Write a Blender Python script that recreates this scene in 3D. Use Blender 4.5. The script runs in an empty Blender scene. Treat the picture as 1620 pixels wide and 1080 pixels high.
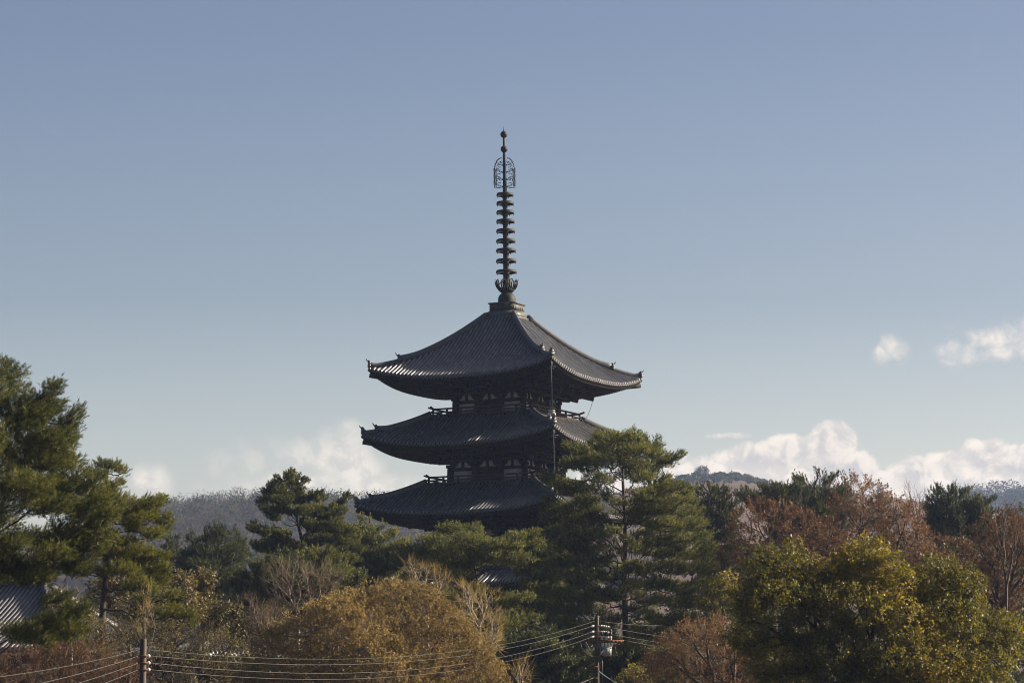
import bpy, math, random
import numpy as np
from mathutils import Vector, Matrix

rad = math.radians
S = bpy.context.scene
COL = S.collection

# ------------------------------------------------------------------ camera
F_PX = 4655.0                       # focal length in pixels of the 1620 px wide photograph
PITCH = rad(7.73)
EYE = 8.0                           # the camera looks out from an upper floor
cam_d = bpy.data.cameras.new('camera')
cam_d.sensor_width = 36.0
cam_d.lens = F_PX / 1620.0 * 36.0
cam_d.clip_start = 0.5
cam_d.clip_end = 30000
cam = bpy.data.objects.new('camera', cam_d)
cam.location = (0, 0, EYE)
cam.rotation_euler = (math.pi / 2 + PITCH, 0, 0)
COL.objects.link(cam)
S.camera = cam

SUN_EL, SUN_AZ = rad(27.5), rad(79.0)      # azimuth clockwise from +Y (view direction)
HAZE_DENSITY = 0.000095
DENOISE = True
EXPOSURE = 1.46
SKY_STRENGTH = 0.05
SUN_STRENGTH = 5.0

S.view_settings.view_transform = 'Standard'
S.view_settings.look = 'None'
S.view_settings.gamma = 1.0
S.view_settings.use_curve_mapping = False
S.view_settings.exposure = EXPOSURE
S.render.engine = 'CYCLES'
cy = S.cycles
cy.max_bounces = 6
cy.diffuse_bounces = 3
cy.glossy_bounces = 2
cy.transmission_bounces = 3
cy.volume_bounces = 1
cy.use_denoising = DENOISE
cy.denoiser = 'OPENIMAGEDENOISE'
cy.sample_clamp_indirect = 4.0
cy.use_adaptive_sampling = False
cy.filter_width = 1.0


def ray(px, py):
    """slopes (x/y, z/y) of the viewing ray through a pixel of the photograph"""
    u = (px - 810.0) / F_PX
    v = (540.0 - py) / F_PX
    fy = math.cos(PITCH) - v * math.sin(PITCH)
    fz = math.sin(PITCH) + v * math.cos(PITCH)
    return u / fy, fz / fy


def PX(px, py, Y):
    return ray(px, py)[0] * Y


def PZ(py, Y):
    return EYE + ray(810, py)[1] * Y


def at(px, py, Y):
    a, b = ray(px, py)
    return np.array((a * Y, Y, EYE + b * Y))


# ------------------------------------------------------------------ world: sky and far clouds
W = bpy.data.worlds.new('World')
S.world = W
W.use_nodes = True
wn, wl = W.node_tree.nodes, W.node_tree.links
wn.clear()


class NB:
    """small helper for wiring shader nodes"""
    def __init__(s, nt):
        s.n, s.l = nt.nodes, nt.links

    def node(s, t, **k):
        q = s.n.new(t)
        for a, b in k.items():
            setattr(q, a, b)
        return q

    def put(s, sock, v):
        if isinstance(v, bpy.types.NodeSocket):
            s.l.new(v, sock)
        elif v is not None:
            sock.default_value = v

    def m(s, op, a, b=None, c=None, clamp=False):
        q = s.node('ShaderNodeMath', operation=op, use_clamp=clamp)
        s.put(q.inputs[0], a)
        if b is not None: s.put(q.inputs[1], b)
        if c is not None: s.put(q.inputs[2], c)
        return q.outputs[0]

    def vm(s, op, a, b=None):
        q = s.node('ShaderNodeVectorMath', operation=op)
        s.put(q.inputs[0], a)
        if b is not None: s.put(q.inputs[1], b)
        return q.outputs[0]

    def mix(s, f, a, b, mode='MIX'):
        q = s.node('ShaderNodeMix', data_type='RGBA', blend_type=mode)
        s.put(q.inputs[0], f); s.put(q.inputs[6], a); s.put(q.inputs[7], b)
        return q.outputs[2]

    def noise(s, vec, scale, detail=4, rough=0.55, dist=0.0):
        q = s.node('ShaderNodeTexNoise')
        if vec is not None: s.put(q.inputs['Vector'], vec)
        q.inputs['Scale'].default_value = scale
        q.inputs['Detail'].default_value = detail
        q.inputs['Roughness'].default_value = rough
        q.inputs['Distortion'].default_value = dist
        return q.outputs[0]

    def ramp(s, f, stops):
        q = s.node('ShaderNodeValToRGB')
        s.put(q.inputs[0], f)
        e = q.color_ramp.elements
        while len(e) < len(stops): e.new(0.5)
        for k, (p, c) in enumerate(stops):
            e[k].position = p
            e[k].color = (c[0], c[1], c[2], 1)
        return q.outputs[0]

    def smooth(s, x, lo, hi):
        q = s.node('ShaderNodeMapRange', interpolation_type='SMOOTHSTEP')
        s.put(q.inputs[0], x)
        q.inputs[1].default_value = lo; q.inputs[2].default_value = hi
        return q.outputs[0]


b = NB(W.node_tree)
sky = b.node('ShaderNodeTexSky', sky_type='NISHITA')
sky.sun_disc = False
sky.sun_elevation = SUN_EL
sky.sun_rotation = SUN_AZ
sky.air_density = 1.0
sky.dust_density = 2.4
sky.ozone_density = 2.0
SKY_TINT = (0.682, 0.668, 0.668)
skyc = b.mix(1.0, sky.outputs[0], (*SKY_TINT, 1), 'MULTIPLY')

tc = b.node('ShaderNodeTexCoord')
sep = b.node('ShaderNodeSeparateXYZ')
wl.new(tc.outputs['Generated'], sep.inputs[0])
yy = b.m('MAXIMUM', sep.outputs[1], 0.02)
cu = b.m('DIVIDE', sep.outputs[0], yy)
cv = b.m('DIVIDE', sep.outputs[2], yy)
comb = b.node('ShaderNodeCombineXYZ')
wl.new(cu, comb.inputs[0]); wl.new(cv, comb.inputs[1])
uv = comb.outputs[0]
# the sky pales towards the horizon
grad = b.ramp(b.m('MULTIPLY', cv, 4.0, clamp=True), [(0.30, (2.48, 2.10, 1.74)), (0.60, (1.44, 1.32, 1.22)), (0.98, (1.14, 1.08, 1.11))])
skyc = b.mix(1.0, skyc, grad, 'MULTIPLY')
# distant cumulus: (px, py, rx, ry, weight)
CLOUDS = [
    (1105, 748, 80, 36, 0.9), (1185, 730, 72, 36, 1.1), (1250, 718, 62, 40, 1.15), (1318, 704, 46, 42, 1.25),
    (1335, 742, 62, 46, 1.1), (1240, 768, 160, 34, 1.0), (1150, 689, 46, 9, 0.6),
    (1398, 766, 66, 28, 1.0), (1452, 748, 60, 32, 1.1), (1500, 740, 50, 36, 1.15), (1560, 728, 56, 42, 1.25), (1620, 734, 66, 38, 1.2),
    (1530, 775, 180, 34, 1.0), (1700, 740, 80, 50, 1.0),
    (1408, 558, 38, 34, 0.62), (1520, 552, 60, 40, 0.62), (1575, 542, 56, 38, 0.66), (1625, 530, 56, 44, 0.72),
    (238, 765, 52, 46, 0.85), (470, 765, 150, 30, 0.8), (515, 725, 105, 55, 0.75), (565, 740, 55, 55, 0.9), (545, 690, 60, 36, 0.7),
    (640, 690, 90, 50, 0.55), (420, 725, 120, 50, 0.5), (610, 772, 110, 34, 0.8), (90, 775, 110, 30, 0.5), (390, 740, 110, 36, 0.55), (330, 770, 120, 24, 0.4),
    (1560, 640, 60, 16, 0.3), (880, 770, 160, 34, 0.7), (1010, 772, 90, 44, 0.8),
]
acc = acc2 = acc3 = None
for (px, py, rx, ry, w) in CLOUDS:
    u0, v0 = ray(px, py)
    du = b.m('MULTIPLY', b.m('SUBTRACT', cu, u0), F_PX / rx)
    dv = b.m('MULTIPLY', b.m('SUBTRACT', cv, v0), F_PX / ry)
    r2 = b.m('MULTIPLY_ADD', dv, dv, b.m('MULTIPLY', du, du))
    v = b.m('MULTIPLY', b.m('MAXIMUM', b.m('SUBTRACT', 1.3, r2), 0.0), w)
    if px > 1380 and py < 600:
        acc3 = v if acc3 is None else b.m('SMOOTH_MAX', acc3, v, 0.2)
        continue
    if px < 700:
        acc2 = v if acc2 is None else b.m('SMOOTH_MAX', acc2, v, 0.3)
        continue
    acc = v if acc is None else b.m('SMOOTH_MAX', acc, v, 0.12)


def cloud_noise(off):
    p = b.vm('ADD', uv, off)
    big = b.noise(p, 80.0, 9, 0.64, 0.5)
    vo = b.node('ShaderNodeTexVoronoi', feature='SMOOTH_F1')
    warp = b.node('ShaderNodeTexNoise'); wl.new(p, warp.inputs['Vector'])
    warp.inputs['Scale'].default_value = 240.0; warp.inputs['Detail'].default_value = 4
    pw = b.vm('ADD', p, b.vm('MULTIPLY', b.vm('SUBTRACT', warp.outputs[1], (0.5, 0.5, 0.5)), (0.006, 0.006, 0.0)))
    wl.new(pw, vo.inputs['Vector']); vo.inputs['Scale'].default_value = 130.0; vo.inputs['Smoothness'].default_value = 0.5
    return b.m('ADD', b.m('MULTIPLY', big, 0.82), b.m('MULTIPLY', b.m('SUBTRACT', 0.62, vo.outputs['Distance']), 0.26))


n0 = cloud_noise((0, 0, 0))
n1 = cloud_noise((0.0026, 0.0028, 0))
dens_raw = b.m('ADD', b.m('SUBTRACT', acc, 0.45), b.m('MULTIPLY', b.m('SUBTRACT', n0, 0.44), 2.3))
dens = b.m('MULTIPLY', b.smooth(dens_raw, 0.0, 0.36), b.m('MINIMUM', b.m('MULTIPLY', b.m('SUBTRACT', acc, 0.12), 1.15), 0.95), clamp=True)
lit = b.m('MULTIPLY_ADD', b.m('SUBTRACT', n0, n1), 6.5, 0.45, clamp=True)
edge = b.smooth(dens_raw, 0.1, 1.2)
lit = b.m('MULTIPLY_ADD', b.m('SUBTRACT', 1.0, edge), 0.45, b.m('MULTIPLY', lit, 0.75), clamp=True)
CL_SHADE, CL_LIT = (4.45, 4.2, 3.95), (7.7, 6.8, 5.75)
soft_raw = b.m('ADD', b.m('SUBTRACT', acc2, 0.26), b.m('MULTIPLY', b.m('SUBTRACT', n0, 0.44), 1.25))
soft = b.m('MULTIPLY', b.smooth(soft_raw, 0.0, 1.1), b.m('MULTIPLY', b.m('MINIMUM', acc2, 1.0), 0.78))
nf = b.noise(b.vm('ADD', uv, (0.37, 0.11, 0)), 120.0, 9, 0.60, 0.4)
fr_ = b.m('ADD', b.m('SUBTRACT', acc3, 0.28), b.m('MULTIPLY', b.m('SUBTRACT', nf, 0.5), 2.2))
frag = b.m('MULTIPLY', b.smooth(fr_, 0.0, 1.0), b.m('MINIMUM', b.m('MULTIPLY', acc3, 1.3), 0.85))
dens = b.m('MAXIMUM', b.m('MAXIMUM', dens, soft), frag, clamp=True)
cloudc = b.mix(lit, (*CL_SHADE, 1), (*CL_LIT, 1))
fin = b.mix(dens, skyc, cloudc)
bg = b.node('ShaderNodeBackground')
wl.new(fin, bg.inputs[0])
bg.inputs[1].default_value = SKY_STRENGTH
wo = b.node('ShaderNodeOutputWorld')
wl.new(bg.outputs[0], wo.inputs[0])

# ------------------------------------------------------------------ sun
sd = bpy.data.lights.new('sun', 'SUN')
sd.energy = SUN_STRENGTH
sd.angle = rad(0.5)
sd.color = (1.0, 0.84, 0.64)
sun = bpy.data.objects.new('sun', sd)
SUN_DIR = Vector((math.sin(SUN_AZ) * math.cos(SUN_EL), math.cos(SUN_AZ) * math.cos(SUN_EL), math.sin(SUN_EL)))
sun.rotation_euler = SUN_DIR.to_track_quat('Z', 'Y').to_euler()
sun.location = (60, 60, 120)
COL.objects.link(sun)


# ------------------------------------------------------------------ materials
def mat(name, build):
    m = bpy.data.materials.new(name)
    m.use_nodes = True
    m.node_tree.nodes.clear()
    q = NB(m.node_tree)
    out = q.node('ShaderNodeOutputMaterial')
    sh = build(q)
    q.l.new(sh, out.inputs[0])
    return m


def pr(q, col, rough=0.8, spec=0.3, metal=0.0, bump=None, bstr=0.3, bdist=0.02):
    p = q.node('ShaderNodeBsdfPrincipled')
    q.put(p.inputs['Base Color'], col if isinstance(col, bpy.types.NodeSocket) else (*col, 1))
    q.put(p.inputs['Roughness'], rough)
    q.put(p.inputs['Specular IOR Level'], spec)
    p.inputs['Metallic'].default_value = metal
    if bump is not None:
        bn = q.node('ShaderNodeBump')
        bn.inputs['Strength'].default_value = bstr
        bn.inputs['Distance'].default_value = bdist
        q.l.new(bump, bn.inputs['Height'])
        q.l.new(bn.outputs[0], p.inputs['Normal'])
    return p.outputs[0]


def objco(q):
    return q.node('ShaderNodeTexCoord').outputs['Object']


def m_noisy(name, c0, c1, scale=3.0, rough=0.8, spec=0.3, metal=0.0, detail=5, bump=0.0, stretch=None):
    def f(q):
        co = objco(q)
        if stretch:
            co = q.vm('MULTIPLY', co, stretch)
        n = q.noise(co, scale, detail, 0.6)
        c = q.ramp(n, [(0.3, c0), (0.7, c1)])
        return pr(q, c, rough, spec, metal, n if bump else None, bump)
    return mat(name, f)


def m_leaf(name, stops, rough=0.55, spec=0.3, trans=0.3, tcol=None):
    """leaf or needle colour picked per clump from the 'tint' attribute, with translucency"""
    def f(q):
        a = q.node('ShaderNodeAttribute', attribute_name='tint')
        c = q.ramp(a.outputs['Fac'], stops)
        p = pr(q, c, rough, spec)
        t = q.node('ShaderNodeBsdfTranslucent')
        tc_ = q.mix(1.0, c, (*(tcol or (1.3, 1.25, 0.6)), 1), 'MULTIPLY')
        q.l.new(tc_, t.inputs[0])
        mx = q.node('ShaderNodeMixShader')
        mx.inputs[0].default_value = trans
        q.l.new(p, mx.inputs[1]); q.l.new(t.outputs[0], mx.inputs[2])
        return mx.outputs[0]
    return mat(name, f)


def f_tile(q):
    u = q.node('ShaderNodeUVMap'); u.uv_map = 'tile'
    sp = q.node('ShaderNodeSeparateXYZ'); q.l.new(u.outputs[0], sp.inputs[0])
    fx = q.m('FLOOR', sp.outputs[0]); fy = q.m('FLOOR', sp.outputs[1])
    cb = q.node('ShaderNodeCombineXYZ'); q.l.new(fx, cb.inputs[0]); q.l.new(fy, cb.inputs[1])
    wnz = q.node('ShaderNodeTexWhiteNoise', noise_dimensions='2D'); q.l.new(cb.outputs[0], wnz.inputs['Vector'])
    n = q.noise(objco(q), 1.1, 5, 0.6)
    v = q.m('ADD', q.m('MULTIPLY', wnz.outputs[0], 0.4), q.m('MULTIPLY', n, 0.6))
    c = q.ramp(v, [(0.15, (0.042, 0.045, 0.052)), (0.5, (0.078, 0.082, 0.090)), (0.78, (0.125, 0.126, 0.130)), (0.95, (0.19, 0.183, 0.172))])
    st = q.noise(objco(q), 0.35, 7, 0.65, 0.6)
    c = q.mix(q.smooth(st, 0.50, 0.68), c, (0.055, 0.053, 0.047, 1))
    st2 = q.noise(q.vm('ADD', objco(q), (9.0, 3.0, 1.0)), 0.8, 7, 0.7, 0.4)
    c = q.mix(q.m('MULTIPLY', q.smooth(st2, 0.58, 0.72), 0.5), c, (0.25, 0.235, 0.20, 1))
    pan_shade = q.m('GREATER_THAN', q.m('ABSOLUTE', q.m('SUBTRACT', q.m('FRACT', sp.outputs[0]), 0.5)), 0.235)
    c = q.mix(pan_shade, c, (0.026, 0.026, 0.027, 1))  # deep shade in the pans between the cover tiles, painted into the tile colour
    # the lap between two courses
    fr = q.m('FRACT', sp.outputs[1])
    lap = q.m('GREATER_THAN', fr, 0.9)
    c = q.mix(q.m('MULTIPLY', lap, 0.6), c, (0.03, 0.03, 0.033, 1))
    r = q.m('MULTIPLY_ADD', n, 0.3, 0.24)
    return pr(q, c, r, 0.5, 0.0, fr, 0.35, 0.03)


M = {}
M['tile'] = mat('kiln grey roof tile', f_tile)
M['ridge'] = m_noisy('ridge tile', (0.035, 0.037, 0.042), (0.085, 0.085, 0.086), 5, 0.5, 0.4)
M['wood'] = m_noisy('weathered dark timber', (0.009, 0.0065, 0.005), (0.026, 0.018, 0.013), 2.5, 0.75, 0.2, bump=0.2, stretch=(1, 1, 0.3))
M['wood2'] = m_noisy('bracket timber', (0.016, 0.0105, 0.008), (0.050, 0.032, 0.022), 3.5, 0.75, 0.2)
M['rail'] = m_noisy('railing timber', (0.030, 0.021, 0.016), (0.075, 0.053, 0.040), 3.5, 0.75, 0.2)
M['plaster'] = m_noisy('old white plaster', (0.42, 0.39, 0.34), (0.66, 0.63, 0.57), 1.5, 0.9, 0.1)
M['bronze'] = m_noisy('weathered bronze', (0.010, 0.013, 0.0115), (0.030, 0.028, 0.021), 2.2, 0.65, 0.25, 0.1)
M['bronze2'] = m_noisy('bronze plate', (0.035, 0.038, 0.036), (0.09, 0.087, 0.075), 3.0, 0.6, 0.3, 0.2)
M['cable'] = m_noisy('green copper strap', (0.05, 0.075, 0.07), (0.09, 0.12, 0.11), 2.0, 0.6)
M['stone'] = m_noisy('granite', (0.25, 0.24, 0.22), (0.38, 0.36, 0.33), 3, 0.85)
M['barkdark'] = m_noisy('pine bark', (0.030, 0.025, 0.022), (0.090, 0.076, 0.066), 6, 0.9, 0.1, bump=0.5, stretch=(1, 1, 0.35))
M['bark'] = m_noisy('brown bark', (0.045, 0.033, 0.026), (0.12, 0.09, 0.07), 6, 0.9, 0.1)
M['barkpale'] = m_noisy('pale bark', (0.20, 0.17, 0.14), (0.38, 0.33, 0.28), 5, 0.9, 0.1)
M['barkgrey'] = m_noisy('grey twigs', (0.12, 0.095, 0.08), (0.24, 0.19, 0.16), 5, 0.9, 0.1)
M['pine'] = m_leaf('pine needles', [(0.0, (0.020, 0.029, 0.010)), (0.45, (0.076, 0.088, 0.026)), (0.8, (0.145, 0.150, 0.043)), (1.0, (0.215, 0.195, 0.068))], 0.5, 0.35, 0.38)
M['pinedark'] = m_leaf('dark pine needles', [(0.0, (0.016, 0.025, 0.012)), (0.5, (0.055, 0.070, 0.027)), (1.0, (0.125, 0.132, 0.050))], 0.5, 0.35, 0.34)
M['pineyel'] = m_leaf('yellowish pine needles', [(0.0, (0.034, 0.043, 0.011)), (0.5, (0.112, 0.120, 0.027)), (1.0, (0.210, 0.195, 0.048))], 0.5, 0.35, 0.38)
M['pinesoft'] = m_leaf('soft pine needles', [(0.0, (0.038, 0.048, 0.020)), (0.5, (0.138, 0.150, 0.056)), (1.0, (0.255, 0.250, 0.098))], 0.5, 0.35, 0.38)
M['camphor'] = m_leaf('camphor leaves', [(0.0, (0.0483, 0.0494, 0.0126)), (0.5, (0.1437, 0.1334, 0.0264)), (0.85, (0.2645, 0.2127, 0.0391)), (1.0, (0.3565, 0.2070, 0.0460))], 0.5, 0.4, 0.45)
M['cherry'] = m_leaf('red brown buds', [(0.0, (0.066, 0.043, 0.027)), (0.5, (0.142, 0.091, 0.053)), (1.0, (0.225, 0.150, 0.088))], 0.7, 0.2, 0.38, (1.1, 0.9, 0.7))
M['salmon'] = m_leaf('salmon buds', [(0.0, (0.105, 0.068, 0.038)), (0.5, (0.185, 0.116, 0.062)), (1.0, (0.27, 0.18, 0.095))], 0.7, 0.2, 0.38, (1.1, 0.9, 0.7))
M['golden'] = m_leaf('golden brown young leaves', [(0.0, (0.1026, 0.0756, 0.0410)), (0.5, (0.2322, 0.1706, 0.0842)), (1.0, (0.3672, 0.2808, 0.1296))], 0.6, 0.2, 0.38)
M['olive'] = m_leaf('olive brown leaves', [(0.0, (0.044, 0.040, 0.020)), (0.5, (0.110, 0.094, 0.042)), (0.9, (0.19, 0.15, 0.065)), (1.0, (0.30, 0.13, 0.045))], 0.5, 0.35, 0.36)
M['dullbrown'] = m_leaf('dull brown leaves', [(0.0, (0.0575, 0.0437, 0.0322)), (0.5, (0.1323, 0.1012, 0.0690)), (1.0, (0.2185, 0.1725, 0.1150))], 0.7, 0.2, 0.34)
M['rust'] = m_leaf('dark rust twigs', [(0.0, (0.045, 0.029, 0.023)), (0.6, (0.105, 0.062, 0.047)), (1.0, (0.17, 0.11, 0.08))], 0.8, 0.1, 0.3)
M['yellow'] = m_leaf('yellow leaves', [(0.0, (0.08, 0.076, 0.016)), (0.5, (0.18, 0.155, 0.032)), (1.0, (0.34, 0.235, 0.05))], 0.5, 0.3, 0.4)
M['bush'] = m_leaf('deep green shrub leaves', [(0.0, (0.0288, 0.0384, 0.0144)), (0.6, (0.0660, 0.0768, 0.0288)), (1.0, (0.1320, 0.1296, 0.0528))], 0.45, 0.4, 0.32)
M['greytwig'] = m_leaf('grey twigs', [(0.0, (0.060, 0.050, 0.042)), (0.5, (0.120, 0.100, 0.083)), (1.0, (0.21, 0.175, 0.14))], 0.8, 0.1, 0.25)
M['thicket'] = m_leaf('thicket leaves', [(0.0, (0.040, 0.034, 0.024)), (0.5, (0.105, 0.091, 0.052)), (1.0, (0.185, 0.160, 0.085))], 0.7, 0.2, 0.34)
M['hillbare'] = m_leaf('bare hillside trees', [(0.0, (0.040, 0.039, 0.048)), (0.6, (0.070, 0.066, 0.074)), (1.0, (0.105, 0.095, 0.098))], 0.9, 0.05, 0.5)
M['hillgreen'] = m_leaf('evergreen hillside trees', [(0.0, (0.022, 0.030, 0.017)), (0.6, (0.045, 0.055, 0.030)), (1.0, (0.080, 0.085, 0.05))], 0.8, 0.1, 0.2)
M['pole'] = m_noisy('dark brown pole', (0.030, 0.022, 0.018), (0.075, 0.055, 0.045), 4, 0.7, stretch=(1, 1, 0.25))
M['wire'] = m_noisy('grey cable sheath', (0.05, 0.048, 0.046), (0.08, 0.077, 0.073), 2, 0.5)
M['wiregreen'] = m_noisy('greenish ground wire', (0.037, 0.043, 0.03), (0.056, 0.062, 0.042), 2, 0.5)
M['cyan'] = m_noisy('pale blue cable', (0.28, 0.42, 0.45), (0.36, 0.50, 0.52), 2, 0.5)
M['porcelain'] = m_noisy('white porcelain', (0.40, 0.38, 0.36), (0.50, 0.48, 0.46), 2, 0.25, 0.5)
M['rustmetal'] = m_noisy('rusted iron', (0.10, 0.035, 0.018), (0.22, 0.085, 0.045), 8, 0.8)
M['black'] = m_noisy('black rubber', (0.012, 0.012, 0.012), (0.025, 0.025, 0.025), 5, 0.5)
M['greypaint'] = m_noisy('pale grey paint', (0.27, 0.27, 0.265), (0.34, 0.34, 0.33), 1.5, 0.45)
M['ground'] = m_noisy('dry grass and earth', (0.035, 0.032, 0.018), (0.075, 0.065, 0.038), 0.4, 0.95, 0.1)
M['grassslope'] = m_noisy('dry winter grass', (0.075, 0.054, 0.038), (0.15, 0.105, 0.068), 0.02, 0.95, 0.05, detail=9)
M['hillsoil'] = m_noisy('leaf litter', (0.035, 0.028, 0.022), (0.07, 0.057, 0.045), 0.03, 0.95, 0.05)


# ------------------------------------------------------------------ object helpers
def link(name, me, m=None, parent=None):
    o = bpy.data.objects.new(name, me)
    COL.objects.link(o)
    if m is not None and me is not None:
        me.materials.append(m)
    if parent is not None:
        o.parent = parent
    return o


def tag(o, label, cat, group=None):
    o['label'] = label
    o['category'] = cat
    if group: o['group'] = group
    return o


def thing(name, label, cat, loc, group=None, rotz=0.0):
    o = bpy.data.objects.new(name, None)
    o.empty_display_size = 0.5
    COL.objects.link(o)
    o.location = loc
    o.rotation_euler = (0, 0, rotz)
    return tag(o, label, cat, group)


def mesh(name, V, Fs, tint=None, uv=None, smooth=False):
    """V (n,3); Fs one array or a list of arrays of equal-length faces"""
    if isinstance(Fs, np.ndarray): Fs = [Fs]
    Fs = [np.asarray(f, dtype=np.int32) for f in Fs if len(f)]
    me = bpy.data.meshes.new(name)
    V = np.ascontiguousarray(V, dtype=np.float32)
    me.vertices.add(len(V))
    me.vertices.foreach_set('co', V.ravel())
    loops = np.concatenate([f.ravel() for f in Fs])
    starts, off = [], 0
    for f in Fs:
        k = f.shape[1]
        starts.append(off + np.arange(len(f), dtype=np.int32) * k)
        off += f.size
    starts = np.concatenate(starts).astype(np.int32)
    me.loops.add(len(loops))
    me.loops.foreach_set('vertex_index', loops)
    me.polygons.add(len(starts))
    me.polygons.foreach_set('loop_start', starts)
    if smooth:
        me.polygons.foreach_set('use_smooth', np.ones(len(starts), dtype=bool))
    me.update(calc_edges=True)
    if tint is not None:
        at_ = me.attributes.new('tint', 'FLOAT', 'POINT')
        at_.data.foreach_set('value', np.ascontiguousarray(tint, dtype=np.float32))
    if uv is not None:
        ul = me.uv_layers.new(name='tile')
        ul.data.foreach_set('uv', np.ascontiguousarray(uv[loops], dtype=np.float32).ravel())
    return me


BOXF = np.array([(0, 1, 3, 2), (4, 6, 7, 5), (0, 4, 5, 1), (2, 3, 7, 6), (0, 2, 6, 4), (1, 5, 7, 3)])


class MB:
    """collects shapes into ONE mesh"""
    def __init__(s):
        s.V, s.F, s.n = [], {}, 0

    def add(s, V, Fs):
        V = np.asarray(V, float)
        if isinstance(Fs, np.ndarray): Fs = [Fs]
        for f in Fs:
            f = np.asarray(f)
            s.F.setdefault(f.shape[1], []).append(f + s.n)
        s.V.append(V); s.n += len(V)

    def box(s, c, d, rot=0.0):
        c = np.asarray(c, float); h = np.asarray(d, float) / 2
        g = np.array([(x, y, z) for x in (-1, 1) for y in (-1, 1) for z in (-1, 1)]) * h
        if rot:
            cs, sn = math.cos(rot), math.sin(rot)
            g = np.stack([g[:, 0] * cs - g[:, 1] * sn, g[:, 0] * sn + g[:, 1] * cs, g[:, 2]], 1)
        s.add(g + c, BOXF)

    def hexa(s, p8):
        s.add(p8, BOXF)

    def beam(s, p0, p1, w, h, up=(0, 0, 1), w1=None, h1=None):
        """box beam between two points"""
        p0, p1, up = np.asarray(p0, float), np.asarray(p1, float), np.asarray(up, float)
        d = p1 - p0; d = d / np.linalg.norm(d)
        x = np.cross(d, up); x /= np.linalg.norm(x)
        z = np.cross(x, d)
        w1 = w if w1 is None else w1; h1 = h if h1 is None else h1
        V = []
        for p, ww, hh in ((p0, w, h), (p1, w1, h1)):
            for a in (-1, 1):
                for c in (-1, 1):
                    V.append(p + x * a * ww / 2 + z * c * hh / 2)
        s.add(V, BOXF)

    def sweep(s, pts, prof, closed=False, up=(0, 0, 1), scale=None):
        """sweep a closed 2D profile (x across, y up) along points; ends capped"""
        pts = np.asarray(pts, float); prof = np.asarray(prof, float)
        n, k = len(pts), len(prof)
        up = np.asarray(up, float)
        T = np.gradient(pts, axis=0)
        T /= np.linalg.norm(T, axis=1)[:, None] + 1e-12
        X = np.cross(T, up); X /= np.linalg.norm(X, axis=1)[:, None] + 1e-12
        Z = np.cross(X, T)
        sc = np.ones(n) if scale is None else np.asarray(scale)
        V = pts[:, None] + X[:, None] * prof[None, :, :1] * sc[:, None, None] + Z[:, None] * prof[None, :, 1:] * sc[:, None, None]
        i = np.arange(n - 1)[:, None] * k; j = np.arange(k)[None]
        j2 = (j + 1) % k
        Q = np.stack([i + j, i + j2, i + k + j2, i + k + j], -1).reshape(-1, 4)
        cap = np.array([np.arange(k)[::-1], np.arange(k) + (n - 1) * k])
        s.add(V.reshape(-1, 3), [Q, cap])

    def tube(s, pts, r, k=6, taper=None):
        pts = np.asarray(pts, float)
        a = np.arange(k) * 2 * math.pi / k
        prof = np.stack([np.cos(a), np.sin(a)], 1)
        n = len(pts)
        sc = np.full(n, r) if taper is None else np.linspace(r, taper, n)
        d = pts[-1] - pts[0]
        up = (0, 0, 1) if abs(d[2]) < 0.9 * np.linalg.norm(d) else (0.3, 1, 0)
        s.sweep(pts, prof, up=up, scale=sc)

    def lathe(s, prof, c=(0, 0, 0), k=20, cap=True):
        prof = np.asarray(prof, float); n = len(prof)
        a = np.arange(k) * 2 * math.pi / k
        V = np.stack([prof[:, None, 0] * np.cos(a), prof[:, None, 0] * np.sin(a), np.repeat(prof[:, 1:2], k, 1)], -1).reshape(-1, 3)
        i = np.arange(n - 1)[:, None] * k; j = np.arange(k)[None]; j2 = (j + 1) % k
        Q = np.stack([i + j, i + j2, i + k + j2, i + k + j], -1).reshape(-1, 4)
        Fs = [Q]
        if cap:
            Fs.append(np.array([np.arange(k)[::-1], np.arange(k) + (n - 1) * k]))
        s.add(V + np.asarray(c, float), Fs)

    def build(s, name, m, parent=None, smooth=False, bevel=0.0):
        V = np.concatenate(s.V)
        Fs = [np.concatenate(f) for f in s.F.values()]
        o = link(name, mesh(name, V, Fs, smooth=smooth), m, parent)
        return o


def struct(o):
    o['kind'] = 'structure'
    return o


# ------------------------------------------------------------------ ground
def ground_z(y):
    t = np.clip((np.asarray(y, float) - 90) / 130.0, 0, 1)
    return 7.4 * t * t * (3 - 2 * t)


gx = np.concatenate([np.linspace(-2400, -400, 10), np.linspace(-300, 300, 25), np.linspace(400, 2400, 10)])
gy = np.concatenate([np.linspace(-500, -60, 6), np.linspace(-20, 420, 60), np.linspace(500, 3400, 24)])
GX, GY = np.meshgrid(gx, gy)
GZ = ground_z(GY) + 0.25 * np.sin(GX * 0.11) * np.sin(GY * 0.07) * (np.abs(GX) < 350) * (GY > 0) * (GY < 430)
nx, ny = len(gx), len(gy)
ii = (np.arange(ny - 1)[:, None] * nx + np.arange(nx - 1)[None]).ravel()
struct(link('ground', mesh('ground', np.stack([GX, GY, GZ], -1).reshape(-1, 3),
       np.stack([ii, ii + 1, ii + nx + 1, ii + nx], 1), smooth=True), M['ground']))


# ------------------------------------------------------------------ hills
def fbm2(x, y, seed, oct=4):
    r = np.random.default_rng(seed)
    z = np.zeros_like(x)
    for o in range(oct):
        for _ in range(3):
            a = r.uniform(0, 6.28); f = (2 ** o) * r.uniform(0.7, 1.3); p = r.uniform(0, 6.28)
            z = z + np.sin((x * math.cos(a) + y * math.sin(a)) * f + p) / (2 ** o) / 3
    return z


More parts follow.
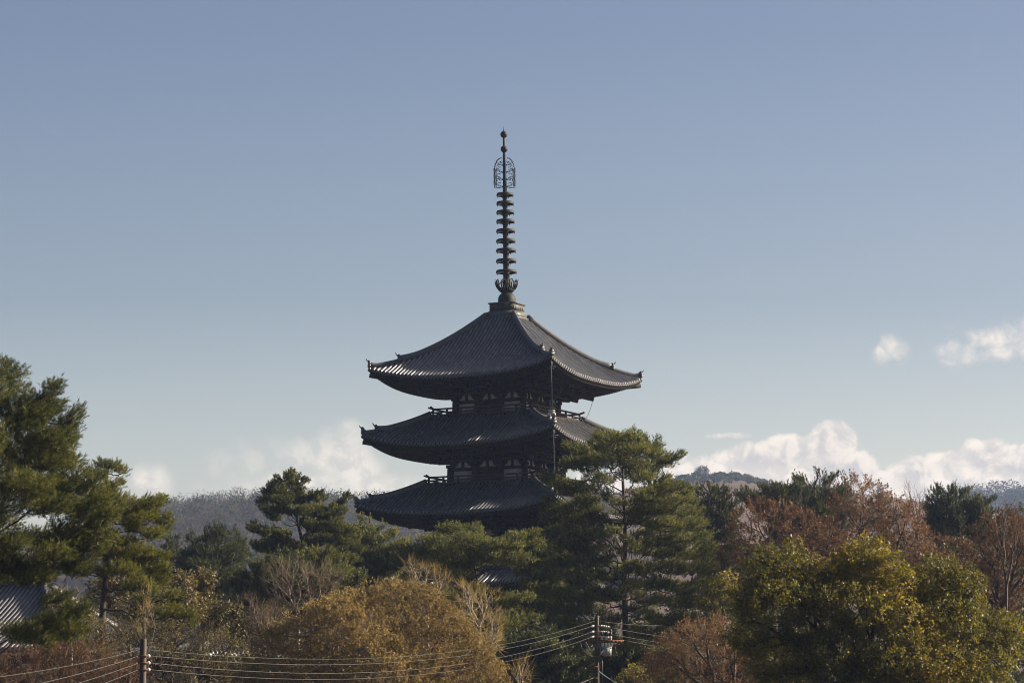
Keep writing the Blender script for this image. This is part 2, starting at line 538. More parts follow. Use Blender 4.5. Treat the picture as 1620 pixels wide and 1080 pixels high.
def make_hill(name, ridge, D, foot, back, m, rough=6.0, seed=1, power=1.0):
    rx = np.array([PX(p, q, D) for p, q in ridge])
    rz = np.array([PZ(q, D) for p, q in ridge])
    xs = np.linspace(rx[0], rx[-1], 260)
    zr = np.interp(xs, rx, rz)
    k = np.ones(9) / 9
    zr = np.convolve(np.pad(zr, 4, mode='edge'), k, mode='valid')
    ys = np.concatenate([np.linspace(foot, D, 70), np.linspace(D, back, 16)[1:]])
    X, Y = np.meshgrid(xs, ys)
    t = np.where(Y <= D, (Y - foot) / (D - foot), 1 - 0.5 * (Y - D) / (back - D))
    prof = np.clip(t, 0, 1)
    prof = (prof ** power) * (1.5 - 0.5 * prof)
    Z = 7.0 + (zr[None] - 7.0) * prof
    Z = Z + rough * fbm2(X / 90, Y / 90, seed) * np.clip((1 - prof) * 6, 0, 1) * np.clip(prof * 8, 0, 1)
    edge = np.clip(np.minimum(X - xs[0], xs[-1] - X) / 120.0, 0, 1)
    Z = 5.0 + (Z - 5.0) * edge
    n = len(xs)
    i = (np.arange(len(ys) - 1)[:, None] * n + np.arange(n - 1)[None]).ravel()
    o = struct(link(name, mesh(name, np.stack([X, Y, Z], -1).reshape(-1, 3), np.stack([i, i + 1, i + n + 1, i + n], 1), smooth=True), m))

    def zat(x, y):
        xi = np.clip(np.interp(x, xs, np.arange(n)), 0, n - 1.001)
        yi = np.clip(np.interp(y, ys, np.arange(len(ys))), 0, len(ys) - 1.001)
        x0, y0 = xi.astype(int), yi.astype(int); fx, fy = xi - x0, yi - y0
        return (Z[y0, x0] * (1 - fx) * (1 - fy) + Z[y0, x0 + 1] * fx * (1 - fy) + Z[y0 + 1, x0] * (1 - fx) * fy + Z[y0 + 1, x0 + 1] * fx * fy)
    return zat, xs[0], xs[-1]


hillL = make_hill('wooded_hill', [(-420, 864), (-100, 842), (150, 839), (255, 830), (330, 823), (400, 817), (470, 814), (560, 818), (640, 824), (760, 836), (900, 859), (1010, 894), (1120, 934)],
                  1400, 760, 1900, M['hillsoil'], 7, 3)
hillR = make_hill('grassy_hill', [(560, 900), (760, 850), (900, 800), (1000, 772), (1060, 764), (1085, 760), (1110, 759), (1160, 758), (1185, 765), (1215, 775), (1260, 779), (1330, 778), (1400, 786), (1450, 795), (1500, 803), (1560, 812), (1700, 840), (1900, 900)],
                  1700, 900, 2200, M['grassslope'], 4, 5)
hillF = make_hill('distant_hill', [(1250, 920), (1350, 860), (1430, 814), (1480, 804), (1530, 792), (1580, 785), (1620, 784), (1700, 782), (1850, 810), (2100, 870)],
                  2300, 1750, 2900, M['hillsoil'], 8, 7)


# ------------------------------------------------------------------ foliage helpers
def frames(D_, rng):
    """orthonormal frames whose z axis is D_ with random roll"""
    D_ = D_ / (np.linalg.norm(D_, axis=1)[:, None] + 1e-9)
    a = rng.normal(size=D_.shape)
    X = np.cross(a, D_); X /= np.linalg.norm(X, axis=1)[:, None] + 1e-9
    Y = np.cross(D_, X)
    return X, Y, D_


def scatter(templates, P, A, sc, tint, rng, tj=0.12):
    """stamp triangle templates (k,3,3) at P with axis A"""
    Vs, Ts = [], []
    pick = rng.integers(0, len(templates), len(P))
    for q, T in enumerate(templates):
        s_ = pick == q
        if not s_.any(): continue
        X, Y, Z = frames(A[s_], rng)
        v = T.reshape(-1, 3)
        w = (X[:, None] * v[None, :, :1] + Y[:, None] * v[None, :, 1:2] + Z[:, None] * v[None, :, 2:]) * sc[s_][:, None, None] + P[s_][:, None]
        Vs.append(w.reshape(-1, 3))
        t = np.repeat(tint[s_][:, None] + rng.normal(0, tj, (int(s_.sum()), len(T))), 3, axis=1)
        Ts.append(t.ravel())
    V = np.concatenate(Vs); T_ = np.clip(np.concatenate(Ts), 0, 1)
    return V, T_


def tuft_templates(n, L, W, rng, count=5, shoot=0.25, lo=25, hi=75):
    """pine shoots: narrow needle-bundle triangles radiating from a short shoot"""
    out = []
    for _ in range(count):
        T = []
        for k in range(n):
            h = rng.uniform(0, shoot)
            az = rng.uniform(0, 2 * math.pi)
            th = rad(rng.uniform(lo, hi)) * (1 - 0.45 * h / max(shoot, 1e-6))
            d = np.array((math.sin(th) * math.cos(az), math.sin(th) * math.sin(az), math.cos(th)))
            sd_ = np.cross(d, rng.normal(size=3)); sd_ /= np.linalg.norm(sd_)
            b0 = np.array((0, 0, h)); l = L * rng.uniform(0.75, 1.2)
            T.append([b0 + sd_ * W / 2, b0 - sd_ * W / 2, b0 + d * l])
        out.append(np.array(T))
    return out


def leaf_templates(n, size, spread, rng, count=5, ratio=0.5, up=0.3):
    """clusters of small pointed leaves (two triangles each)"""
    out = []
    for _ in range(count):
        T = []
        for k in range(n):
            c = rng.normal(size=3); c = c / np.linalg.norm(c) * spread * rng.uniform(0.15, 1) ** 0.6
            d = rng.normal(size=3) + np.array((0, 0, up)); d /= np.linalg.norm(d)
            s_ = np.cross(d, rng.normal(size=3)); s_ /= np.linalg.norm(s_)
            l = size * rng.uniform(0.5, 1.45); w = l * ratio * rng.uniform(0.75, 1.2)
            a, e = c, c + d * l
            m0, m1 = c + d * l * 0.45 + s_ * w / 2, c + d * l * 0.45 - s_ * w / 2
            T += [[a, m0, e], [a, e, m1]]
        out.append(np.array(T))
    return out


def twig_templates(n, L, W, rng, count=5, open_=40, buds=0, bsize=0.05):
    """sprays of fine twigs with a few bud specks"""
    out = []
    for _ in range(count):
        T = []
        for k in range(n):
            az = rng.uniform(0, 2 * math.pi); th = rad(rng.uniform(3, open_))
            d = np.array((math.sin(th) * math.cos(az), math.sin(th) * math.sin(az), math.cos(th)))
            s_ = np.cross(d, rng.normal(size=3)); s_ /= np.linalg.norm(s_)
            b0 = rng.normal(size=3) * L * 0.12; l = L * rng.uniform(0.6, 1.2)
            T.append([b0 + s_ * W / 2, b0 - s_ * W / 2, b0 + d * l])
            for q in range(buds):
                p = b0 + d * l * rng.uniform(0.35, 1.0)
                e = rng.normal(size=3); e /= np.linalg.norm(e)
                g = np.cross(e, rng.normal(size=3)); g /= np.linalg.norm(g)
                z = bsize * rng.uniform(0.6, 1.4)
                T.append([p + g * z * 0.4, p - g * z * 0.4, p + e * z])
        out.append(np.array(T))
    return out


def tri_obj(name, V, tint, m, parent):
    Fc = np.arange(len(V), dtype=np.int32).reshape(-1, 3)
    return link(name, mesh(name, V, Fc, tint=tint), m, parent)


def limbs(P0, P1, R0, R1, k=5):
    """tapered prisms for all edges in one go"""
    P0, P1 = np.asarray(P0, float), np.asarray(P1, float)
    R0, R1 = np.asarray(R0, float), np.asarray(R1, float)
    d = P1 - P0
    d = d / (np.linalg.norm(d, axis=1)[:, None] + 1e-9)
    ref = np.where(np.abs(d[:, 2:3]) < 0.9, np.array([[0, 0, 1.0]]), np.array([[1.0, 0, 0]]))
    X = np.cross(d, ref); X /= np.linalg.norm(X, axis=1)[:, None]
    Y = np.cross(d, X)
    a = np.arange(k) * 2 * math.pi / k
    ring = X[:, None] * np.cos(a)[None, :, None] + Y[:, None] * np.sin(a)[None, :, None]
    over = d * (R0[:, None] * 0.3)
    A = (P0 - over)[:, None] + ring * R0[:, None, None]
    B = (P1 + d * (R1[:, None] * 0.3))[:, None] + ring * R1[:, None, None]
    V = np.concatenate([A, B], 1).reshape(-1, 3)
    n = len(P0)
    i = (np.arange(n) * 2 * k)[:, None]; j = np.arange(k)[None]; j2 = (j + 1) % k
    Q = np.stack([i + j, i + j2, i + k + j2, i + k + j], -1).reshape(-1, 4)
    return V, Q


def poly_edges(pts, r0, r1, acc):
    pts = np.asarray(pts, float); n = len(pts)
    rr = np.linspace(r0, r1, n)
    for q in range(n - 1):
        acc.append((pts[q], pts[q + 1], rr[q], rr[q + 1]))


def bez(a, c, e, n):
    t = np.linspace(0, 1, n)[:, None]
    return (1 - t) ** 2 * a + 2 * t * (1 - t) * c + t * t * e


def clump_noise(P, seed, f=0.8):
    """smooth colour variation between clumps, 0..1"""
    return np.clip(0.5 + 0.5 * fbm2(P[:, 0] * f + P[:, 2] * f * 0.7, P[:, 1] * f - P[:, 2] * f * 0.5, seed, 2), 0, 1)


# ------------------------------------------------------------------ pine trees
def pine(label, rows, D, trunk, seed, nbr=46, m='pine', tuft=(14, 0.22, 0.030), rise=0.35, droop=0.0,
         dens=1.0, tr=0.28, tips=(), group='pine trees around the pagoda', sec_up=0.25, depth=0.85, spacing=0.24, upright=0.75, bare=0.28, name='pine_tree', shoot=0.22, lenj=(0.6, 1.06)):
    rng = np.random.default_rng(seed)
    rows = sorted(rows)
    rz = np.array([PZ(r[0], D) for r in rows])[::-1]
    rl = np.array([PX(r[1], r[0], D) for r in rows])[::-1]
    rr = np.array([PX(r[2], r[0], D) for r in rows])[::-1]
    tz = np.array([PZ(p[1], D) for p in trunk]); tx = np.array([PX(p[0], p[1], D) for p in trunk])
    gz = float(ground_z(D))
    o = np.argsort(tz); tz, tx = tz[o], tx[o]
    if tz[0] > gz + 0.3:
        tz = np.concatenate([[gz - 0.3], tz]); tx = np.concatenate([[tx[0] + 0.15], tx])
    else:
        tz[0] = gz - 0.3
    ztop = rz[-1]
    zz = np.linspace(tz[0], ztop - 0.25, 16)
    ty = D + 0.25 * np.sin(zz * 0.35 + seed)
    tpx = np.interp(zz, tz, tx)
    root = np.array((tpx[0], D, gz))
    trunk_at = lambda z: np.array((np.interp(z, zz, tpx), np.interp(z, zz, ty), z))
    edges = []
    tw = np.linspace(1, 0.12, 16) ** 0.8 * tr
    for q in range(15):
        edges.append(((tpx[q], ty[q], zz[q]), (tpx[q + 1], ty[q + 1], zz[q + 1]), tw[q], tw[q + 1]))
    TP, TA = [], []
    H = ztop - rz[0]
    jobs = []
    az = rng.uniform(0, 6.28)
    nbr = int(nbr * 1.45)
    cf = np.linspace(0, 1, 60); wz = np.interp(rz[0] + H * cf, rz, rr - rl) ** 0.8
    cdf = np.cumsum(wz); cdf = (cdf - cdf[0]) / (cdf[-1] - cdf[0])
    for q in range(nbr):
        f = float(np.interp((q + rng.uniform(0.1, 0.9)) / nbr, cdf, cf))
        z = rz[0] + H * f
        az += 2.4 + rng.normal(0, 0.35)
        c, s_ = math.cos(az), math.sin(az)
        x0 = float(np.interp(z, zz, tpx))
        R_, L_ = max(np.interp(z, rz, rr) - x0, 0.05), max(x0 - np.interp(z, rz, rl), 0.05)
        side = R_ if c > 0 else L_
        dp = depth * 0.5 * (R_ + L_)
        r = 1 / math.sqrt((c / side) ** 2 + (s_ / dp) ** 2) * rng.uniform(*lenj)
        tip = np.array((x0 + c * r, D + s_ * r, z + rng.normal(0, 0.12)))
        jobs.append((tip, r, f))
    for (px, py, dy) in tips:
        tip = at(px, py, D); tip[1] += dy
        x0 = float(np.interp(tip[2], zz, tpx))
        jobs.append((tip, math.hypot(tip[0] - x0, dy), (tip[2] - rz[0]) / H))
    for tip, r, f in jobs:
        if r < 0.35:
            TP.append(tip); TA.append(np.array((0, 0, 1.0)) + rng.normal(0, 0.2, 3)); continue
        up_ = r * (rise * (0.35 + 0.9 * min(max(f, 0), 1)) - droop * (1 - f))
        zs = min(max(tip[2] - up_, tz[0] + 1.2), ztop - 0.3)
        st = trunk_at(zs)
        ctrl = st * 0.45 + tip * 0.55
        ctrl[2] = st[2] + (tip[2] - st[2]) * (0.25 if up_ > 0 else 0.9) + rng.normal(0, 0.06 * r)
        ctrl[:2] += rng.normal(0, 0.05 * r, 2)
        npts = 8
        C = bez(st, ctrl, tip, npts)
        wv = rng.normal(0, 0.035 * r, (npts, 3)); wv[0] = 0; wv[-1] = 0; C = C + wv
        br = 0.018 + 0.017 * r * (tr / 0.28)
        poly_edges(C, br, 0.012, edges)
        bd = (tip - st); bd /= np.linalg.norm(bd)
        # side shoots spread mostly in the plane of the branch: flat pads
        n2 = max(5, int(r / 0.17 * (0.7 + 0.5 * rng.random()) * dens))
        for k in range(n2):
            u = bare + (1 - bare) * ((k + rng.random()) / n2) ** 0.8
            i0 = min(int(u * (npts - 1)), npts - 2); ff = u * (npts - 1) - i0
            p = C[i0] * (1 - ff) + C[i0 + 1] * ff
            t = C[i0 + 1] - C[i0]; t /= np.linalg.norm(t)
            sg = 1 if k % 2 else -1
            ang = sg * rad(rng.uniform(25, 75)) * (1 - 0.55 * u)
            ca, sa = math.cos(ang), math.sin(ang)
            d = np.array((t[0] * ca - t[1] * sa, t[0] * sa + t[1] * ca, t[2] * 0.6 + sec_up * rng.uniform(0.1, 1.3)))
            d /= np.linalg.norm(d)
            l = r * (0.14 + 0.48 * (1 - u) * min(1, (u - bare + 0.3) * 2.2)) * rng.uniform(0.6, 1.25)
            l = min(max(l, 0.3), 2.6)
            e = p + d * l; e[2] += 0.12 * l * sec_up
            edges.append((p, e, br * 0.45 * (1 - 0.6 * u) + 0.006, 0.006))
            n3 = max(4, int(2.3 * l / spacing * dens))
            uu = (np.arange(n3) + 0.5 + rng.uniform(-0.4, 0.4, n3)) / n3
            pos = p[None] + (e - p)[None] * (0.15 + 0.85 * uu[:, None]) + rng.normal(0, 0.17, (n3, 3)) * np.array((1, 1, 0.55))
            ax = d[None] * 0.55 + np.array((0, 0, upright))[None] + rng.normal(0, 0.33, (n3, 3))
            TP += list(pos); TA += list(ax)
        TP.append(tip); TA.append(bd * 0.7 + np.array((0, 0, upright)))
        TP.append(tip - bd * 0.2); TA.append(bd * 0.7 + np.array((0, 0, upright)))
    # leader
    for z in np.linspace(ztop - 1.6, ztop - 0.15, 14):
        TP.append(trunk_at(z) + rng.normal(0, 0.10, 3)); TA.append(np.array((0, 0, 1.0)) + rng.normal(0, 0.45, 3))
    P, A = np.array(TP), np.array(TA)
    n, L, Wd = tuft
    temps = tuft_templates(max(9, int(n * 0.8)), L, Wd * 1.4, rng, shoot=shoot)
    tint = 0.18 + 0.45 * clump_noise(P, seed, 1.2) + rng.normal(0, 0.20, len(P))
    V, T = scatter(temps, P, A, rng.uniform(0.75, 1.25, len(P)), tint, rng)
    print('PINE', seed, len(P), len(V) // 3)
    t = thing(name, label, 'pine tree', root, group)
    e = edges
    Vt, Qt = limbs([q[0] for q in e], [q[1] for q in e], [q[2] for q in e], [q[3] for q in e], 6)
    link('trunk', mesh('trunk', Vt - root, Qt, smooth=True), M['barkdark'], t)
    tri_obj('crown', V - root, T, M[m], t)
    return t


# ------------------------------------------------------------------ broadleaved and bare trees
def env_points(rows, D, n, rng, depth=0.8, shell=0.55, ragged=0.55, ragged_len=1.6, hollow=-0.5):
    rows = sorted(rows)
    ys = np.array([r[0] for r in rows], float)
    w = np.array([r[2] - r[1] for r in rows], float)
    cum = np.concatenate([[0], np.cumsum((w[1:] + w[:-1]) / 2 * np.diff(ys) + 1e-6)])
    py = np.interp(rng.uniform(0, cum[-1], n), cum, ys)
    xl = np.interp(py, ys, [r[1] for r in rows]); xr = np.interp(py, ys, [r[2] for r in rows])
    a = rng.uniform(0, 2 * math.pi, n)
    q = np.where(rng.random(n) < shell, rng.uniform(0.8, 1.0, n), np.sqrt(rng.uniform(0, 1, n)))
    f = np.stack([ray(x, y) for x, y in zip((xl + xr) / 2 + np.cos(a) * q * (xr - xl) / 2, py)])
    half = (xr - xl) / 2 / F_PX * D
    dy = np.sin(a) * q * half * depth
    P = np.stack([f[:, 0] * D, D + dy, EYE + f[:, 1] * D], 1)
    # uneven outline: lumps push out, hollows draw in, some hollows stay empty
    g = 2.2 / ragged_len
    sd_ = int(rng.integers(1, 9999))
    k1 = fbm2(P[:, 0] * g + P[:, 2] * g * 0.9, P[:, 1] * g - P[:, 2] * g * 0.8, sd_, 2)
    c = np.array((P[:, 0].mean(), D, P[:, 2].min() * 0.6 + P[:, 2].mean() * 0.4))
    d = P - c
    P = P + d / (np.linalg.norm(d, axis=1)[:, None] + 1e-6) * (k1[:, None] * ragged)
    keep = (k1 > hollow) | (rng.random(n) < 0.3)
    return P[keep]


def blob_points(blobs, D, n, rng, depth=0.9, shell=0.8):
    """blobs (px, py, rx, ry, dy): lumps of foliage"""
    wts = np.array([bb[2] * bb[3] for bb in blobs], float); wts /= wts.sum()
    pick = rng.choice(len(blobs), n, p=wts)
    B = np.array(blobs, float)[pick]
    d = rng.normal(size=(n, 3)); d /= np.linalg.norm(d, axis=1)[:, None]
    q = np.where(rng.random(n) < shell, rng.uniform(0.82, 1.02, n), rng.uniform(0.2, 1, n) ** 0.5)
    d = d * q[:, None]
    f = np.stack([ray(x, y) for x, y in zip(B[:, 0], B[:, 1])])
    k = D / F_PX
    g = fbm2(d[:, 0] * 3.2 + B[:, 0] * 0.37, d[:, 2] * 3.2 + d[:, 1] * 2.1 + B[:, 1] * 0.29, 77, 3)
    d = d * (1 + 0.30 * g)[:, None]
    return np.stack([f[:, 0] * D + d[:, 0] * B[:, 2] * k, D + B[:, 4] + d[:, 1] * B[:, 2] * k * depth, EYE + f[:, 1] * D + d[:, 2] * B[:, 3] * k], 1)


def skeleton(root, fork, pts, rng, r0=0.006, pw=0.43, ffrac=0.42, jit=0.10, kinks=True):
    edges, ends = [], []
    n = len(pts)
    R = lambda k: r0 * max(k, 1) ** pw
    mid = (root + fork) / 2 + np.array((rng.normal(0, 0.08), rng.normal(0, 0.08), 0))
    edges.append((root, mid, R(n) * 1.25, R(n) * 1.05)); edges.append((mid, fork, R(n) * 1.05, R(n)))
    st = [(fork, np.arange(n), 0)]
    while st:
        pos, idx, lv = st.pop()
        k = len(idx)
        if k == 1:
            p = pts[idx[0]]
            edges.append((pos, p, R(1) * 1.0, R(1) * 0.5)); ends.append((p, p - pos)); continue
        parts = []
        todo = [idx]
        want = 2 if lv > 1 else 3
        while len(todo) < want:
            todo.sort(key=len)
            big = todo.pop()
            if len(big) < 2:
                todo.append(big); break
            q = pts[big] - pts[big].mean(0)
            if len(big) > 2:
                _, v = np.linalg.eigh(q.T @ q)
                ax = v[:, -1] + rng.normal(0, 0.25, 3)
            else:
                ax = q[0]
            o = np.argsort(q @ ax)
            cut = min(max(int(len(big) * rng.uniform(0.35, 0.65)), 1), len(big) - 1)
            todo += [big[o[:cut]], big[o[cut:]]]
        for ch in todo:
            if len(ch) == 1:
                st.append((pos, ch, lv + 1)); continue
            c = pts[ch].mean(0)
            f = ffrac * rng.uniform(0.75, 1.25)
            node = pos + (c - pos) * f
            d = np.linalg.norm(node - pos)
            node = node + rng.normal(0, jit * d, 3)
            rk = R(len(ch))
            if kinks and d > 0.5:
                m_ = (pos + node) / 2 + rng.normal(0, 0.06 * d, 3)
                edges.append((pos, m_, rk * 1.12, rk * 1.05)); edges.append((m_, node, rk * 1.05, rk))
            else:
                edges.append((pos, node, rk * 1.1, rk))
            st.append((node, ch, lv + 1))
    return edges, ends


def pad_pine(label, D, trunk, pads, seed, m='pine', tuft=(12, 0.21, 0.032), rise=0.35, tr=0.28, group='pine trees around the pagoda',
             dens=1.0, upright=0.8, shoot=0.2, depth=1.0, back=0.7, size=1.0, grow=1.12):
    """a pine whose foliage sits in separate shelves; pads (px, py, rx, ry[, tilt]) are read off the photograph,
    each gets a place in depth around the trunk and a limb of its own"""
    rng = np.random.default_rng(seed)
    k = D / F_PX
    gz = float(ground_z(D))
    tz = np.array([PZ(p[1], D) for p in trunk]); tx = np.array([PX(p[0], p[1], D) for p in trunk])
    o = np.argsort(tz); tz, tx = tz[o], tx[o]
    if tz[0] > gz: tz = np.concatenate([[gz - 0.3], tz]); tx = np.concatenate([[tx[0]], tx])
    zz = np.linspace(tz[0], tz[-1], 18)
    tpx = np.interp(zz, tz, tx); ty = D + 0.2 * np.sin(zz * 0.4 + seed)
    trunk_at = lambda z: np.array((np.interp(z, zz, tpx), np.interp(z, zz, ty), z))
    root = np.array((tpx[0], D, gz))
    edges = []
    tw = np.linspace(1, 0.13, 18) ** 0.8 * tr
    for q in range(17):
        edges.append(((tpx[q], ty[q], zz[q]), (tpx[q + 1], ty[q + 1], zz[q + 1]), tw[q], tw[q + 1]))
    info = []
    for p in pads:
        c = at(p[0], p[1], D)
        info.append((c, p[2] * k, p[3] * k, rad(p[4]) if len(p) > 4 else 0.0))
    Cz = np.array([i[0][2] for i in info]); Dx = np.array([abs(i[0][0] - np.interp(i[0][2], zz, tpx)) + i[1] * 0.6 for i in info])
    full = []
    for (c, rx, rz_, tl) in info:
        near = np.abs(Cz - c[2]) < 1.6
        R = Dx[near].max() * depth
        dx = abs(c[0] - np.interp(c[2], zz, tpx))
        room = math.sqrt(max(R * R - dx * dx, 0.0))
        dy = rng.uniform(-0.75, 0.75) * room
        full.append((c + np.array((0, dy, 0)), rx, rz_, tl, 1.0))
        if rng.random() < back and room > 0.8:
            d2 = -math.copysign(rng.uniform(0.45, 0.95) * room, dy)
            full.append((c + np.array((rng.normal(0, 0.15), d2, rng.normal(0, 0.15) - 0.1)), rx * 0.9, rz_ * 0.9, tl, 0.8))
    TP, TA = [], []
    n, L, Wd = tuft
    def tdist(i): return float(np.hypot(i[0][0] - np.interp(i[0][2], zz, tpx), i[0][1] - D))
    full.sort(key=tdist)
    placed = []
    for (c, rx, rz_, tl, w) in full:
        ry_ = max(rx * 0.85, 0.35)
        rx, rz_ = rx * grow, rz_ * grow
        nt = int(max(10, dens * 1.9 * w * (30 * rx * ry_ * math.pi ** 0.5 + 60 * rx * rz_)))
        d = rng.normal(size=(nt, 3)); d /= np.linalg.norm(d, axis=1)[:, None]
        d *= rng.uniform(0.15, 1.0, nt)[:, None] ** 0.45
        d = d * np.array((rx, ry_, rz_))
        d[:, 2] += 0.22 * rz_ * np.sin(d[:, 0] / max(rx, .1) * 4 + rng.uniform(0, 6)) + rng.normal(0, 0.05, nt)
        ct, st_ = math.cos(tl), math.sin(tl)
        d = np.stack([d[:, 0] * ct - d[:, 2] * st_, d[:, 1], d[:, 0] * st_ + d[:, 2] * ct], 1)
        P = c + d
        base = trunk_at(np.clip(c[2], zz[0] + 1, zz[-1]))
        out = c - base; out[2] = 0
        dist = np.linalg.norm(out)
        outn = out / (dist + 1e-6)
        A = outn[None] * 0.45 + np.array((math.cos(tl) * 0.0, 0, upright))[None] + d / max(rx, 0.2) * 0.5 + rng.normal(0, 0.28, (nt, 3))
        TP.append(P); TA.append(A)
        # limb from the trunk into the shelf, then twigs to the shoots
        zs_ = min(max(c[2] - 0.15 - rise * rng.uniform(0.5, 1.35) * dist, zz[0] + 1.0), zz[-1] - 0.2)
        st = trunk_at(zs_)
        r_lim = dist
        cand = [p_ for p_ in placed if p_[1] < dist - 0.3 and np.linalg.norm(p_[0] - c) < 0.62 * dist and p_[0][2] < c[2] + 0.5 and dist > 1.2]
        if cand:
            p_ = min(cand, key=lambda q_: np.linalg.norm(q_[0] - c))
            st = p_[0]; r_lim = np.linalg.norm(st - c)
        placed.append((c - np.array((0, 0, rz_ * 0.35)), dist))
        inner = c - outn * rx * 0.35 - np.array((0, 0, rz_ * 0.35))
        ctrl = (st + inner) / 2 + np.array((rng.normal(0, .12), rng.normal(0, .12), -0.12 * r_lim * rng.uniform(0.2, 1.2)))
        C = bez(st, ctrl, inner, 7)
        C[1:-1] += rng.normal(0, 0.03 * r_lim + 0.01, (5, 3))
        br = min(0.016 + 0.014 * r_lim * (tr / 0.28), 0.11)
        poly_edges(C, br, 0.02, edges)
        ends = P[:: max(1, nt // int(8 + 14 * rx))]
        if len(ends) > 2:
            e2, _ = skeleton(C[-1] - np.array((0, 0, 0.01)), C[-1], ends, rng, 0.007, 0.42, 0.45)
            edges += e2[2:]
    P, A = np.concatenate(TP), np.concatenate(TA)
    tint = 0.20 + 0.42 * clump_noise(P, seed, 1.3) + rng.normal(0, 0.20, len(P))
    V, T = scatter(tuft_templates(n, L * size, Wd * size, rng, shoot=shoot), P, A, rng.uniform(0.75, 1.25, len(P)), tint, rng)
    print('PADPINE', seed, len(P), len(V) // 3)
    t = thing('pine_tree', label, 'pine tree', root, group)
    e = edges
    Vt, Qt = limbs([q[0] for q in e], [q[1] for q in e], [q[2] for q in e], [q[3] for q in e], 6)
    link('trunk', mesh('trunk', Vt - root, Qt, smooth=True), M['barkdark'], t)
    tri_obj('crown', V - root, T, M[m], t)
    return t


def broad(label, pts, D, base_px, fork_px, seed, m, temps, bark='bark', name='broadleaf_tree', cat='tree', group=None, r0=0.006,
          sc=(0.75, 1.3), up=0.5, extra=0, extra_r=0.2, tj=0.12, crown='crown', sides=4, base_dy=0.0, pw=0.43, ffrac=0.42, tint0=0.2, tint1=0.5, every=1):
    rng = np.random.default_rng(seed)
    gz = float(ground_z(D))
    f = at(fork_px[0], fork_px[1], D)
    f[2] = max(f[2], gz + 0.35)
    root = np.array((PX(base_px, 1080, D), D + base_dy, gz))
    edges, ends = skeleton(root - np.array((0, 0, 0.2)), f, pts, rng, r0, pw, ffrac)
    t = thing(name, label, cat, root, group)
    e = edges
    V, Q = limbs([q[0] for q in e], [q[1] for q in e], [q[2] for q in e], [q[3] for q in e], sides)
    link('trunk', mesh('trunk', V - root, Q, smooth=True), M[bark], t)
    if temps is not None:
        P = np.array([q[0] for q in ends])[::every]; A = np.array([q[1] for q in ends])[::every]
        A = A / (np.linalg.norm(A, axis=1)[:, None] + 1e-9)
        if extra:
            P = np.concatenate([P] + [P + rng.normal(0, extra_r, P.shape) for _ in range(extra)])
            A = np.concatenate([A] * (extra + 1))
        A = A + np.array((0, 0, up)) + rng.normal(0, 0.25, A.shape)
        tint = tint0 + tint1 * clump_noise(P, seed + 5, 0.9) + rng.normal(0, 0.12, len(P))
        Vc, Tc = scatter(temps(rng), P, A, rng.uniform(*sc, len(P)), tint, rng, tj)
        tri_obj(crown, Vc - root, Tc, M[m], t)
    return t

# ------------------------------------------------------------------ the pagoda
PHI = rad(-27.5)
PAG_Y = 245.0
PAG_X = PX(802, 600, PAG_Y)
pag = thing('pagoda', 'tall dark timber five storeyed pagoda with tiled roofs and a bronze spire', 'pagoda', (PAG_X, PAG_Y, EYE), rotz=PHI)
# local z is measured from the eye level, like the heights read from the photograph
ROT4 = [np.array([[math.cos(k * math.pi / 2), -math.sin(k * math.pi / 2), 0], [math.sin(k * math.pi / 2), math.cos(k * math.pi / 2), 0], [0, 0, 1]]) for k in range(4)]


class Roof:
    def __init__(s, a, zm, zc, s0, zt, curve, upper):
        s.a, s.zm, s.zc, s.s0, s.zt, s.cv, s.upper = a, zm, zc, s0, zt, curve, upper

    def up(s, t):
        return (s.zc - s.zm) * (np.abs(t) / s.a) ** 2.7

    def z(s, t, q_s):
        q = (q_s - s.s0) / (s.a - s.s0)
        return s.zt - (s.zt - s.zm) * ((1 + s.cv) * q - s.cv * q * q) + s.up(t)

    def soffit(s, t, q_s):
        return s.zm + s.up(t) * np.clip(1 - (s.a - q_s) / (s.a * 0.75), 0, 1) ** 0.7 - 0.36 + (s.a - q_s) * 0.20


